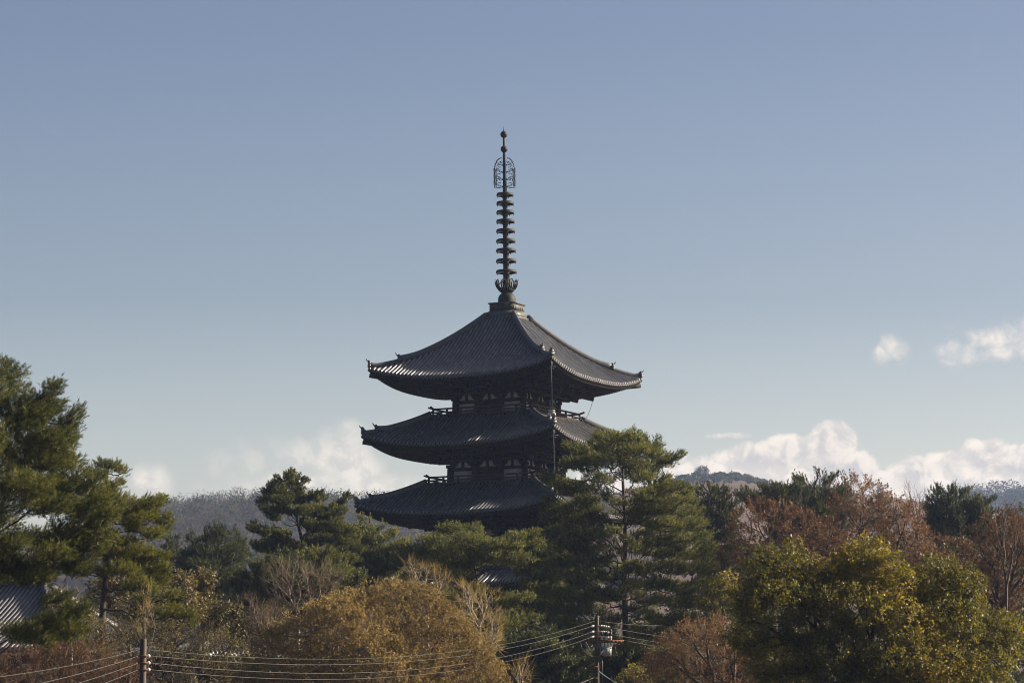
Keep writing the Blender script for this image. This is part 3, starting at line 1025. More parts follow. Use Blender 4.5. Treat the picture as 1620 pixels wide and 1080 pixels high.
def build_roof(R, body, k):
    rows = int(round(2 * R.a / 0.35))
    sp = 2 * R.a / rows
    fx = np.array([-.5, -.27, -.25, -.19, -0.07, 0.07, .19, .25, .27])
    fh = np.array([-.075, -.045, .06, .125, .165, .165, .125, .06, -.045])
    tt = np.concatenate([-R.a + sp * (i + 0.5 + fx) for i in range(rows)])
    hh = np.tile(fh, rows); ru = np.repeat(np.arange(rows), len(fx)) + np.tile(fx, rows) * 0.9 + 0.5
    NV = 22
    v = np.linspace(0, 1, NV)
    s_start = np.maximum(np.abs(tt), R.s0)
    s_start = np.minimum(s_start, R.a - 0.02)
    SS = s_start[:, None] + (R.a - s_start)[:, None] * v[None]
    TT = np.repeat(tt[:, None], NV, 1)
    rng = np.random.default_rng(k)
    wob = np.repeat(rng.normal(0, 0.012, rows), len(fx))
    ZZ = R.z(TT, SS) + hh[:, None] + wob[:, None]
    # drip edge below the last course
    SS = np.concatenate([SS, SS[:, -1:] + 0.01, SS[:, -1:] - 0.04], 1)
    TT = np.concatenate([TT, TT[:, -1:], TT[:, -1:]], 1)
    dz = np.where(hh > 0.03, 0.24, 0.14)[:, None]
    ZZ = np.concatenate([ZZ, ZZ[:, -1:] - dz * 0.7, ZZ[:, -1:] - dz], 1)
    n0, n1 = SS.shape
    UV = np.stack([np.repeat(ru[:, None] + k * 100, n1, 1), SS / 0.32 * 1.15], -1).reshape(-1, 2)
    i = (np.arange(n0 - 1)[:, None] * n1 + np.arange(n1 - 1)[None]).ravel()
    Q = np.stack([i, i + n1, i + n1 + 1, i + 1], 1)
    L = np.stack([TT, -SS, ZZ], -1).reshape(-1, 3)
    V, F, U = [], [], []
    for q in range(4):
        V.append(L @ ROT4[q].T); F.append(Q + q * len(L)); U.append(UV + np.array((1000.0 * q, 0)))
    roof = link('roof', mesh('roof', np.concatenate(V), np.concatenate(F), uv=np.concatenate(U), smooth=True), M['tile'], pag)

    # hip ridges with demon tiles and upturned ends
    prof = np.array([(-.17, -.25), (.17, -.25), (.17, .22), (.11, .30), (0, .36), (-.11, .30), (-.17, .22)])
    prof2 = prof * np.array((0.8, 0.72))
    for q in range(4):
        ang = -math.pi / 4 + q * math.pi / 2
        dr = np.array((math.cos(ang), math.sin(ang), 0))
        rt = math.sqrt(2)
        Rm = R.a * R.upper
        for (sa, sb, pf, nm) in ((R.s0 - 0.02, Rm, prof, 'hip_ridge'), (Rm - 0.1, R.a - 0.12, prof2, 'lower_hip_ridge')):
            ss = np.linspace(sa, sb, 18)
            z = R.z(ss, ss) + 0.12
            n = len(ss)
            lift = np.clip((np.arange(n) - n + 5) / 4, 0, 1) ** 1.5 * 0.16
            P = dr[None] * (ss * rt)[:, None]; P[:, 2] = z + lift
            bm_ = MB(); bm_.sweep(P, pf)
            bm_.build(nm, M['ridge'], roof)
            e = P[-1].copy(); big = 0.80 if nm == 'hip_ridge' else 0.72
            o = MB()
            side = np.array((-dr[1], dr[0], 0))
            # demon face tile: stepped shield with shoulders, then the curled horn
            c = e + dr * 0.05
            for (w, h, z0, dp) in ((0.62, 0.34, -0.26, 0.16), (0.50, 0.30, 0.06, 0.15), (0.30, 0.20, 0.35, 0.13)):
                w, h, z0 = w * big, h * big, z0 * big
                o.box(c + np.array((0, 0, z0 + h / 2)), (dp, w, h), ang)
            hp = [c + dr * (x * big) + np.array((0, 0, z_ * big)) for x, z_ in ((-.22, .34), (0.0, .36), (.16, .42), (.29, .55), (.36, .72))]
            o.tube(hp, 0.11 * big, 7, 0.045 * big)
            o.build('ridge_end_tile', M['ridge'], roof)
    # fascia, soffit boards and rafters
    ea = MB(); rf = MB()
    bs = body - 0.2
    NT = 41
    for q in range(4):
        T = np.linspace(-1, 1, NT)
        for (off, zt_, zb_, th) in ((0.10, -0.02, -0.24, 0.10), (0.24, -0.22, -0.40, 0.12)):
            s_ = R.a - off
            P = np.stack([T * s_, np.full(NT, -s_), R.zm + R.up(T * R.a)], -1)
            pf = np.array([(-th / 2, zb_), (th / 2, zb_), (th / 2, zt_), (-th / 2, zt_)])
            mb = MB(); mb.sweep(P, pf)
            Vv = np.concatenate(mb.V) @ ROT4[q].T
            ea.add(Vv, [np.concatenate(f) for f in mb.F.values()])
        # soffit sheet (boards above the rafters)
        nv = 10
        ts = np.linspace(-(R.a - 0.2), R.a - 0.2, NT)
        s0_ = np.maximum(np.abs(ts), bs); s0_ = np.minimum(s0_, R.a - 0.2)
        SS = s0_[:, None] + (R.a - 0.2 - s0_)[:, None] * np.linspace(0, 1, nv)[None]
        TT = np.repeat(ts[:, None], nv, 1)
        Z1 = R.soffit(TT, SS) + 0.02
        G = np.stack([TT, -SS, Z1], -1).reshape(-1, 3) @ ROT4[q].T
        i = (np.arange(NT - 1)[:, None] * nv + np.arange(nv - 1)[None]).ravel()
        ea.add(G, np.stack([i, i + 1, i + nv + 1, i + nv], 1))
        # two tiers of rafters
        nr = int(2 * R.a / 0.235)
        for t in np.linspace(-R.a + 0.4, R.a - 0.4, nr):
            for (sa, sb, w, h, drop) in ((R.a - 2.3, R.a - 0.30, 0.105, 0.13, 0.065), (bs, R.a - 2.0, 0.12, 0.15, 0.15)):
                sa = max(sa, abs(t) + 0.05)
                if sb - sa < 0.15: continue
                zz = [float(R.soffit(t, x)) - drop for x in (sa, sb)]
                p = []
                for (x, z) in ((sa, zz[0]), (sb, zz[1])):
                    for a_ in (-w / 2, w / 2):
                        for h_ in (-h / 2, h / 2):
                            p.append((t + a_, -x, z + h_))
                rf.hexa(np.array(p) @ ROT4[q].T)
        # kioi: the board lying on the ends of the lower rafters
        s_ = R.a - 2.02
        P = np.stack([T * s_, np.full(NT, -s_), R.soffit(T * s_, np.full(NT, s_)) - 0.03], -1)
        mb = MB(); mb.sweep(P, np.array([(-.05, -.12), (.05, -.12), (.05, .03), (-.05, .03)]))
        ea.add(np.concatenate(mb.V) @ ROT4[q].T, [np.concatenate(f) for f in mb.F.values()])
        # hip rafters at the corner
        ang = -math.pi / 4 + q * math.pi / 2
        dr = np.array((math.cos(ang), math.sin(ang), 0)); rt = math.sqrt(2)
        ss = np.linspace(bs, R.a - 0.12, 12)
        P = dr[None] * (ss * rt)[:, None]; P[:, 2] = R.soffit(ss, ss) - 0.16
        ea.sweep(P, np.array([(-.14, -.18), (.14, -.18), (.14, .14), (-.14, .14)]))
        ss = np.linspace(bs, R.a - 1.75, 12)
        P = dr[None] * (ss * rt)[:, None]; P[:, 2] = R.soffit(ss, ss) - 0.34
        ea.sweep(P, np.array([(-.16, -.22), (.16, -.22), (.16, .16), (-.16, .16)]))
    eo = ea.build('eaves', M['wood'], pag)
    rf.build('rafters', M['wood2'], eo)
    return roof


def bell(sign, w, h):
    """outline of the little plaster field beside a strut"""
    pts = [(0, 0), (w, 0), (w * 0.93, h * 0.16), (w * 0.66, h * 0.30), (w * 0.56, h * 0.52), (w * 0.50, h * 0.72), (w * 0.36, h * 0.90), (w * 0.18, h), (0, h * 0.97)]
    return [(sign * x, z) for x, z in pts]


def build_storey(bd, floor, R, k, bal, first=False):
    """walls, columns, brackets and balcony of one storey"""
    u = (R.zm - floor) / 2.82
    zb = floor + 1.40 * u            # top of the head beam
    ztop = R.zm + 0.55
    wall = MB()
    wall.box((0, 0, (floor + ztop) / 2), (2 * bd - 0.26, 2 * bd - 0.26, ztop - floor))
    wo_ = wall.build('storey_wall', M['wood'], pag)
    bay = 2 * bd / 3
    bh = 0.52 * u
    for q in range(4):
        rot = ROT4[q]; ang = q * math.pi / 2

        def put(mb, c, d):
            mb.box(np.asarray(c) @ rot.T, d, ang)
        # beams
        mb = MB()
        for (zc_, h_, pr_) in ((zb - 0.12, 0.24, 0.06), (floor + 0.16, 0.26, 0.05), (zb + bh + 0.10, 0.18, 0.10), (floor + 0.74 * u, 0.0, 0)):
            if h_: put(mb, (0, -bd + 0.10 - pr_, zc_), (2 * bd + 0.1, 0.26, h_))
        mb.build('wall_beams', M['wood'], wo_)
        # plaster: a panel in each outer bay, two bells in every bay
        for bx in (-1, 1):
            mb = MB()
            zc0, zc1 = floor + 0.29, zb - 0.26
            put(mb, (bx * bay, -bd + 0.10, (zc0 + zc1) / 2), (bay - 0.68, 0.08, zc1 - zc0))
            mb.build('plaster_panel', M['plaster'], wo_)
        for bx in (-1, 0, 1):
            for sg in (-1, 1):
                pts = bell(sg, bay * 0.27, bh)
                pts = [(bx * bay + sg * 0.13 + x, z + zb + 0.02) for x, z in pts]
                f0 = np.array([(x, -bd + 0.05, z) for x, z in pts]) ; f1 = f0 + np.array((0, 0.12, 0))
                n = len(pts); a = np.arange(n)
                mb = MB(); mb.add(np.concatenate([f0, f1]) @ rot.T, [a[None], (a[::-1] + n)[None], np.stack([a, (a + 1) % n, (a + 1) % n + n, a + n], 1)])
                mb.build('bell_panel', M['plaster'], wo_)
            mb = MB(); put(mb, (bx * bay, -bd + 0.06, zb + bh / 2), (0.20, 0.2, bh)); mb.build('strut', M['wood'], wo_)
        # doors in the middle bay
        mb = MB()
        for sg in (-1, 1):
            put(mb, (sg * (bay * 0.2), -bd + 0.10, (floor + zb) / 2), (bay * 0.36, 0.07, zb - floor - 0.5))
            for zz in (0.3, 0.5, 0.7):
                put(mb, (sg * (bay * 0.2), -bd + 0.055, floor + 0.25 + (zb - floor - 0.5) * zz), (bay * 0.36, 0.03, 0.05))
        mb.build('door', M['wood2'], wo_)
        # columns
        for cx_ in (-1.5, -0.5, 0.5):
            mb = MB()
            c = np.array((cx_ * bay, -bd + (0.0 if cx_ > -1.4 else 0.0), 0)) @ rot.T
            mb.lathe([(0.24, floor), (0.25, floor + 0.3), (0.235, zb - 0.1), (0.21, zb)], c, 14)
            mb.build('column', M['wood'], wo_, smooth=False)
    # bracket complexes: three steps out from every column, arms across, tail rafters
    br = MB()
    for q in range(4):
        rot = ROT4[q]; ang = q * math.pi / 2

        def put2(c, d):
            br.box(np.asarray(c) @ rot.T, d, ang)
        z1 = zb + bh * 0.35
        zs = (R.zm + 0.20 - z1) / 3.0
        for cx_ in (-1.5, -0.5, 0.5, 1.5):
            x = cx_ * bay
            corner = abs(cx_) > 1.4
            put2((x, -bd, zb + 0.13), (0.50, 0.5, 0.26))
            for stp in range(3):
                so = bd + 0.10 + 0.62 * (stp + 0)
                zz = z1 + zs * (stp + 0.35)
                if not corner:
                    put2((x, -(so + 0.25), zz), (0.22, 0.95, 0.24))
                wdt = min(bay * 0.92, 1.55) - 0.15 * stp
                put2((x, -(so + 0.45), zz + 0.24), (wdt, 0.20, 0.20))
                for e in (-1, 0, 1):
                    put2((x + e * wdt * 0.42, -(so + 0.45), zz + 0.42), (0.28, 0.30, 0.18))
                    put2((x + e * wdt * 0.42, -(so + 0.45), zz + 0.30), (0.20, 0.22, 0.10))
            # purlin line ends and tail rafter
            p0 = np.array((x, -(bd + 0.2), R.zm - 0.30)); p1 = np.array((x, -(bd + 2.35), R.zm - 0.72))
            if not corner:
                br.beam(p0 @ rot.T, p1 @ rot.T, 0.24, 0.32)
                br.box((p1 + np.array((0, 0.12, 0.28))) @ rot.T, (0.36, 0.36, 0.2), ang)
        for stp in range(1, 4):
            so = bd + 0.55 * stp + 0.10
            put2((0, -so, z1 + zs * (stp - 0.3)), (2 * so + 0.9, 0.18, 0.20))
        # corner tail beams pointing out along the diagonal
        dang = -math.pi / 4 + q * math.pi / 2
        dr = np.array((math.cos(dang), math.sin(dang), 0)); rb = bd * math.sqrt(2)
        for (r0_, r1_, za, zb_, w, h) in ((rb, rb + 3.15, R.zm - 0.12, R.zm - 0.74, 0.34, 0.46), (rb, rb + 1.75, R.zm - 0.62, R.zm - 1.0, 0.32, 0.34), (rb, rb + 1.0, z1 + 0.25, z1 + 0.2, 0.30, 0.26)):
            br.beam(dr * r0_ + np.array((0, 0, za)), dr * r1_ + np.array((0, 0, zb_)), w, h)
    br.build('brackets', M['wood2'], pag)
    if first: return
    # balcony: floor, carved support band, railing whose ends cross at the corners and sweep up
    fl = MB()
    fl.box((0, 0, floor - 0.05), (2 * bal, 2 * bal, 0.14))
    fl.box((0, 0, floor - 0.32), (2 * bal - 0.9, 2 * bal - 0.9, 0.40))
    for q in range(4):
        fl.box(np.array((0, -(bal - 0.20), floor - 0.17)) @ ROT4[q].T, (2 * bal + 0.55, 0.22, 0.12), q * math.pi / 2)
    fo = fl.build('balcony', M['wood'], pag)
    for q in range(4):
        rot = ROT4[q]; ang = q * math.pi / 2
        rl = MB()
        s_ = bal - 0.16
        for (zr_, w, h, ext, lift) in ((0.12, 0.14, 0.15, 0.30, 0.0), (0.36, 0.11, 0.11, 0.34, 0.02), (0.64, 0.13, 0.13, 0.46, 0.16)):
            T = np.concatenate([np.linspace(-s_ - ext, -s_ + 0.1, 6), np.linspace(-s_ + 0.5, s_ - 0.5, 7), np.linspace(s_ - 0.1, s_ + ext, 6)])
            lf = np.clip((np.abs(T) - s_ + 0.25) / (ext + 0.25), 0, 1) ** 1.6 * lift
            P = np.stack([T, np.full(len(T), -s_), floor + zr_ + lf], -1) @ rot.T
            rl.sweep(P, np.array([(-w / 2, -h / 2), (w / 2, -h / 2), (w / 2, h / 2), (-w / 2, h / 2)]))
        for x in np.linspace(-s_, s_, 8):
            hgt = 0.58
            rl.box(np.array((x, -s_, floor + 0.02 + hgt / 2)) @ rot.T, (0.14, 0.14, hgt), ang)
        rl.build('railing', M['rail'], fo)


ROOFS = [Roof(8.53, 29.44, 30.50, 1.25, 35.20, 0.37, 0.775),
         Roof(8.91, 23.89, 24.95, 4.67, 26.50, 0.22, 0.895),
         Roof(9.29, 18.28, 19.22, 4.92, 20.86, 0.22, 0.895),
         Roof(9.68, 12.40, 13.35, 5.17, 15.05, 0.22, 0.895),
         Roof(10.05, 6.50, 7.45, 5.42, 9.15, 0.22, 0.895)]
STOREYS = [(3.20, 26.66, 4.70), (3.50, 20.98, 4.95), (3.80, 15.20, 5.20), (4.10, 9.28, 5.45), (4.40, 0.7, 5.9)]
for k, (R_, (bd_, fl_, ba_)) in enumerate(zip(ROOFS, STOREYS)):
    build_roof(R_, bd_, k)
    build_storey(bd_, fl_ if k < 4 else 3.6, R_, k, ba_, first=(k == 4))
mb = MB(); mb.box((0, 0, 1.8), (8.6, 8.6, 3.7)); mb.build('ground_storey', M['wood'], pag)
mb = MB(); mb.box((0, 0, -0.55), (14, 14, 1.5)); mb.box((0, 0, 0.32), (13.4, 13.4, 0.25)); mb.build('stone_base', M['stone'], pag)

# bronze finial
mb = MB()
mb.box((0, 0, 35.40), (2.62, 2.62, 0.50)); mb.box((0, 0, 35.16), (2.86, 2.86, 0.16))
mb.build('ridge_collar', M['ridge'], pag)
mb = MB()
mb.box((0, 0, 36.00), (2.18, 2.18, 0.72)); mb.box((0, 0, 36.40), (2.36, 2.36, 0.10)); mb.box((0, 0, 35.68), (2.32, 2.32, 0.09))
for q in range(4):
    for x in (-.78, -.39, 0, .39, .78):
        mb.box(np.array((x, -1.095, 36.0)) @ ROT4[q].T, (0.24, 0.05, 0.26), q * math.pi / 2)
dew = mb.build('dew_basin', M['bronze2'], pag)
ax = (Matrix.Rotation(-PHI, 3, 'Z') @ Matrix.Rotation(rad(-1.05), 3, 'Y') @ Matrix.Rotation(PHI, 3, 'Z')).to_euler()
Z0 = 36.42
mb = MB()


def zs(py): return PZ(py, PAG_Y) - EYE - Z0


mb.lathe([(0.29, 0.8), (0.27, zs(430)), (0.235, zs(380)), (0.20, zs(310)), (0.165, zs(296)), (0.13, zs(250)), (0.105, zs(240)), (0.085, zs(210)), (0.05, zs(207.5)), (0.02, zs(203)), (0.008, zs(200))], k=14)
spire = mb.build('spire', M['bronze'], pag, smooth=False)
spire.location = (0, 0, Z0); spire.rotation_euler = ax
mb = MB(); mb.lathe([(0.74, 0.0), (0.75, 0.12), (0.745, 0.45), (0.69, 0.66), (0.56, 0.84), (0.36, 0.95), (0.3, 0.97)], k=26); mb.build('inverted_bowl', M['bronze'], spire, smooth=True)
zp = zs(461)
for k in range(8):
    a = k * math.pi / 4 + 0.2
    mb = MB()
    c, s_ = math.cos(a), math.sin(a)
    ribs = [(0.34, 0.0), (0.62, 0.12), (0.84, 0.42), (0.93, 0.72), (1.04, 0.94)]
    for off in (-0.20, 0.20):
        P = [((r * c - s_ * off * min(1, 1.4 - abs(i - 2) * 0.35), r * s_ + c * off * min(1, 1.4 - abs(i - 2) * 0.35), zp + z)) for i, (r, z) in enumerate(ribs[:4])]
        mb.tube(P, 0.055, 5)
    mb.tube([(r * c, r * s_, zp + z) for r, z in ribs], 0.075, 5, 0.03)
    arch = [(0.93 * c - s_ * o, 0.93 * s_ + c * o, zp + 0.70 + h) for o, h in ((-.20, 0), (-.17, .16), (0, .27), (.17, .16), (.20, 0))]
    arch = [(x * 0.92, y * 0.92, z) for x, y, z in arch]
    mb.tube(arch, 0.05, 5)
    mb.build('lotus_petal', M['bronze'], spire)
mb = MB(); mb.lathe([(0.40, zp - 0.16), (0.62, zp + 0.02), (0.70, zp + 0.12), (0.60, zp + 0.16), (0.34, zp + 0.18), (0.36, zp + 0.9), (0.30, zp + 1.0)], k=20); mb.build('lotus_base', M['bronze'], spire, smooth=False)
for i, (py, r) in enumerate(zip((307.7, 321.4, 335.6, 349.9, 365.1, 380.9, 396.1, 412.5, 429.7), np.linspace(0.72, 0.88, 9))):
    z = zs(py)
    mb = MB()
    mb.lathe([(r * 0.90, 0.11), (r * 0.95, 0.105), (r * 0.985, 0.04), (r, -0.08), (r * 0.995, -0.12), (r * 0.96, -0.12), (r * 0.95, 0.0), (r * 0.90, 0.06), (r * 0.90, 0.11)], (0, 0, z), 28, cap=False)
    for k in range(4):
        a = k * math.pi / 2 + 0.5
        mb.box((0.52 * r * math.cos(a), 0.52 * r * math.sin(a), z + 0.05), (0.80 * r, 0.08, 0.06), a)
    mb.lathe([(0.27, z - 0.10), (0.28, z + 0.10), (0.2, z + 0.13)], k=14)
    for k in range(8):
        a = k * math.pi / 4
        mb.box((r * 0.97 * math.cos(a), r * 0.97 * math.sin(a), z - 0.16), (0.06, 0.06, 0.1), a)
    mb.build('spire_ring', M['bronze'], spire, smooth=False)
# openwork flame plates
zlo, zhi = zs(297), zs(250)
for k in range(4):
    a = k * math.pi / 2 - PHI + 0.06
    c, s_ = math.cos(a), math.sin(a)
    mb = MB()
    P3 = lambda x, z: (x * c, x * s_, z)
    h = zhi - zlo
    out = [(0.16, 0.02), (0.50, 0.0), (0.86, 0.0), (0.86, 0.3), (0.86, 0.60), (0.80, 0.76), (0.64, 0.90), (0.42, 0.99), (0.20, 1.0)]
    mb.tube([P3(x, zlo + z * h) for x, z in out], 0.036, 5)
    inn = [(0.70, 0.03), (0.70, 0.58), (0.62, 0.74), (0.46, 0.85), (0.2, 0.90)]
    mb.tube([P3(x, zlo + z * h) for x, z in inn], 0.022, 5)
    rng = np.random.default_rng(5)
    for zz in np.linspace(0.04, 0.60, 15):
        mb.tube([P3(0.72, zlo + zz * h), P3(0.86, zlo + (zz + .03) * h), P3(0.97, zlo + (zz + 0.05) * h)], 0.034, 4, 0.014)
    for th in np.linspace(0.1, 1.5, 8):
        x0, z0 = 0.42 + 0.40 * math.cos(th), 0.62 + 0.36 * math.sin(th)
        mb.tube([P3(x0 - 0.06, zlo + (z0 - 0.03) * h), P3(x0 + 0.10 * math.cos(th), zlo + (z0 + 0.03 * math.sin(th)) * h)], 0.024, 4, 0.010)
    for (cx_, cz_, r) in ((0.44, 0.12, 0.20), (0.56, 0.27, 0.13), (0.34, 0.30, 0.15), (0.48, 0.43, 0.18), (0.36, 0.56, 0.14), (0.55, 0.60, 0.12), (0.42, 0.74, 0.16), (0.28, 0.86, 0.08)):
        tt_ = np.linspace(0, 5.2, 11) + cx_ * 9
        mb.tube([P3(cx_ + r * math.cos(t_) * (1 - 0.04 * i), zlo + cz_ * h + r * math.sin(t_) * (1 - 0.04 * i)) for i, t_ in enumerate(tt_)], 0.028, 4)
    for zz in (0.04, 0.28, 0.52, 0.76):
        mb.tube([P3(0.12, zlo + zz * h), P3(0.24, zlo + zz * h)], 0.06, 5)
        mb.tube([P3(0.2, zlo + zz * h), P3(0.70, zlo + (zz + 0.09) * h)], 0.018, 4)
    mb.build('flame_plate', M['bronze'], spire)
for py, r in ((236, 0.30), (213, 0.30)):
    z = zs(py)
    th = np.linspace(-1.35, 1.35, 10)
    mb = MB(); mb.lathe([(r * math.cos(t), z + r * math.sin(t)) for t in th], k=18); mb.build('jewel_ball', M['bronze'], spire, smooth=True)

# lightning conductor strap hanging down the near corner, roof to roof
near = lambda s: np.array((s * math.cos(-math.pi / 4) * math.sqrt(2), s * math.sin(-math.pi / 4) * math.sqrt(2), 0))
mb = MB()
for k in range(4):
    A, B_ = ROOFS[k], ROOFS[k + 1]
    p0 = near(A.a - 0.15) + np.array((0, 0, A.zc + 0.0)); p1 = near(B_.a - 0.35) + np.array((0, 0, B_.zc + 0.5))
    if k == 0: mb.tube([near(A.a * 0.8) + np.array((0, 0, A.zc + 0.4)), p0], 0.035, 5)
    mb.tube([p0, p0 * 0.5 + p1 * 0.5 + np.array((0.02, -0.02, 0)), p1], 0.024, 5)
    mb.tube([p1, near(B_.a - 0.15) + np.array((0, 0, B_.zc))], 0.035, 5)
    for zz in (0.9,):
        c = p0 + (p1 - p0) * 0.16
        mb.box(c, (0.75, 0.05, 0.04), -PHI); mb.box(c - np.array((0, 0, 0.16)), (0.4, 0.06, 0.05), -PHI)
mb.build('lightning_cable', M['cable'], pag)
mb = MB()
c = near(ROOFS[1].a - 0.5) + np.array((0, 0, ROOFS[1].zc + 1.0))
mb.box(c, (0.50, 0.22, 0.16), -PHI - 0.3); mb.box(c + np.array((0, 0, 0.2)), (0.5, 0.28, 0.07), -PHI - 0.3)
mb.tube([c + np.array((-.2, -.1, -.2)), c + np.array((-.2, -.1, 0))], 0.09, 8); mb.tube([c + np.array((.25, .1, -.2)), c + np.array((.25, .1, 0))], 0.09, 8)
mb.build('cable_clamp', M['porcelain'], pag)
# loose wire below the right corner
cr = math.cos(math.pi / 4)
mb = MB(); mb.tube([np.array((4.53 + 3.0, 4.53 + 3.0, 0)) * 0.72 + np.array((0, 0, 28.7)), np.array((5.25, 5.25, 27.9)), np.array((5.05, 5.05, 27.2)), np.array((4.7, 4.7, 26.7))], 0.018, 4)
mb.build('loose_wire', M['cable'], pag)
# ------------------------------------------------------------------ woods on the hills (far-off masses)
def hill_wood(name, hill, D0, D1, n, px0, px1, size, m, seed, per=70, zbias=0.0, tri=(0.9, 0.55), tall=1.1, bare=True, keep=None):
    rng = np.random.default_rng(seed)
    zat, x0, x1 = hill
    y = rng.uniform(D0, D1, n)
    x = (rng.uniform(px0, px1, n) - 810) / F_PX * y / math.cos(PITCH)
    x = np.clip(x, x0 + 5, x1 - 5)
    z = zat(x, y)
    if keep is not None:
        k = keep(x, y, z, rng); x, y, z = x[k], y[k], z[k]; n = len(x)
    s = size * rng.uniform(0.6, 1.35, n)
    dens = rng.uniform(0.5, 1.0, n)
    # crowns: small faces spread through an upright ellipsoid
    d = rng.normal(size=(n, per, 3)); d /= np.linalg.norm(d, axis=2)[:, :, None]
    q = rng.uniform(0.35, 1, (n, per)) ** 0.6
    d *= q[:, :, None]
    c = np.stack([x, y, z + s * tall * 0.62], -1)
    P = c[:, None] + d * (s[:, None, None] * np.array((0.5, 0.5, 0.55 * tall)))
    tint = np.clip(rng.uniform(0.0, 0.9, n)[:, None] + rng.normal(0, 0.08, (n, per)) + 0.10 * d[:, :, 2], 0, 1)
    P = P.reshape(-1, 3); tint = tint.ravel()
    k = len(P)
    e = rng.normal(size=(k, 3))
    if bare: e[:, 2] = np.abs(e[:, 2]) * 1.8
    e /= np.linalg.norm(e, axis=1)[:, None]
    g = np.cross(e, rng.normal(size=(k, 3))); g /= np.linalg.norm(g, axis=1)[:, None]
    l, w = tri
    sz = rng.uniform(0.6, 1.4, k)[:, None]
    V = np.stack([P - e * l * sz * 0.5 + g * w * sz * 0.5, P - e * l * sz * 0.5 - g * w * sz * 0.5, P + e * l * sz], 1).reshape(-1, 3)
    o = tri_obj(name, V, np.repeat(tint, 3), M[m], None)
    o['kind'] = 'stuff'
    return o


hill_wood('bare_hillside_wood', hillL, 780, 1440, 2600, 150, 1150, 9.0, 'hillbare', 11, 240, tri=(0.7, 0.26))
hill_wood('hillside_evergreens', hillL, 780, 1400, 800, 150, 1150, 8.5, 'hillgreen', 12, 140, tri=(0.9, 0.6), bare=False)
hill_wood('distant_hill_wood', hillF, 1800, 2330, 1500, 1330, 1760, 12, 'hillgreen', 13, 130, tri=(1.2, 0.9), bare=False, tall=0.9)
hill_wood('slope_scrub', hillR, 1560, 1690, 260, 1040, 1330, 4.2, 'hillgreen', 14, 40, tri=(0.9, 0.7), bare=False, tall=0.7,
          keep=lambda x, y, z, r: r.random(len(x)) < 0.8)
hill_wood('low_wood', (lambda x, y: ground_z(y) + 0 * x, -800, 800), 300, 700, 700, -300, 1950, 9.0, 'hillgreen', 15, 130, tri=(1.0, 0.5), bare=False, tall=1.0)


def knoll_tree(px, py_base, py_top, D, wpx, m, label, seed, bark='bark', bare=False):
    """single trees on the ridge of the grassy hill"""
    rng = np.random.default_rng(seed)
    zb = float(hillR[0](np.array([PX(px, py_base, D)]), np.array([D]))[0]) - 0.4
    zt = PZ(py_top, D); h = zt - zb
    root = np.array((PX(px, py_base, D), D, zb))
    w = wpx / F_PX * D
    n = 420 if bare else 300
    d = rng.normal(size=(n, 3)); d /= np.linalg.norm(d, axis=1)[:, None]
    d *= rng.uniform(0.3, 1, n)[:, None] ** 0.5
    pts = root + np.array((0, 0, h * 0.60)) + d * np.array((w / 2, w / 2, h * 0.40))
    pts = pts[pts[:, 2] > zb + h * 0.12]
    edges, ends = skeleton(root, root + np.array((0, 0, h * (0.28 if bare else 0.15))), pts, rng, 0.05 if bare else 0.03, 0.42)
    t = thing('hilltop_tree', label, 'tree', root, 'trees on the grassy hilltop')
    e = edges
    V, Q = limbs([q[0] for q in e], [q[1] for q in e], [q[2] for q in e], [q[3] for q in e], 4)
    link('trunk', mesh('trunk', V - root, Q), M[bark], t)
    if not bare:
        P = np.array([q[0] for q in ends])
        T = leaf_templates(9, 0.9, 0.8, rng, ratio=0.7)
        V, tn = scatter(T, P, rng.normal(size=P.shape), rng.uniform(0.8, 1.3, len(P)), rng.uniform(0.2, 0.7, len(P)), rng)
        tri_obj('crown', V - root, tn, M[m], t)
    else:
        P = np.array([q[0] for q in ends]); A = np.array([q[1] for q in ends])
        T = twig_templates(7, 1.1, 0.10, rng)
        V, tn = scatter(T, P, A, rng.uniform(0.8, 1.3, len(P)), rng.uniform(0.2, 0.7, len(P)), rng)
        tri_obj('crown', V - root, tn, M['hillbare'], t)


knoll_tree(1111, 757, 736, 1695, 22, 'hillbare', 'bare round crowned tree standing tallest on the grassy hilltop', 31, bare=True)
knoll_tree(1100, 757, 748, 1690, 9, 'hillgreen', 'small dark tree just left of the bare hilltop tree', 32)
knoll_tree(1081, 764, 752, 1650, 24, 'hillgreen', 'dark dome shaped tree at the left end of the grassy hilltop', 33)
knoll_tree(1138, 759, 748, 1690, 20, 'hillgreen', 'low dark tree right of the bare hilltop tree', 34)
knoll_tree(1161, 760, 748, 1690, 24, 'hillgreen', 'broad dark round tree in the middle of the hilltop row', 35)
knoll_tree(1182, 763, 750, 1695, 18, 'hillbare', 'bare twiggy tree at the right end of the hilltop row', 36, bare=True)
knoll_tree(1199, 769, 760, 1660, 30, 'hillgreen', 'dark spreading shrub just below the right end of the hilltop', 37)
knoll_tree(1228, 775, 764, 1695, 12, 'hillbare', 'small bare tree on the descending right ridge of the grassy hill', 38, bare=True)


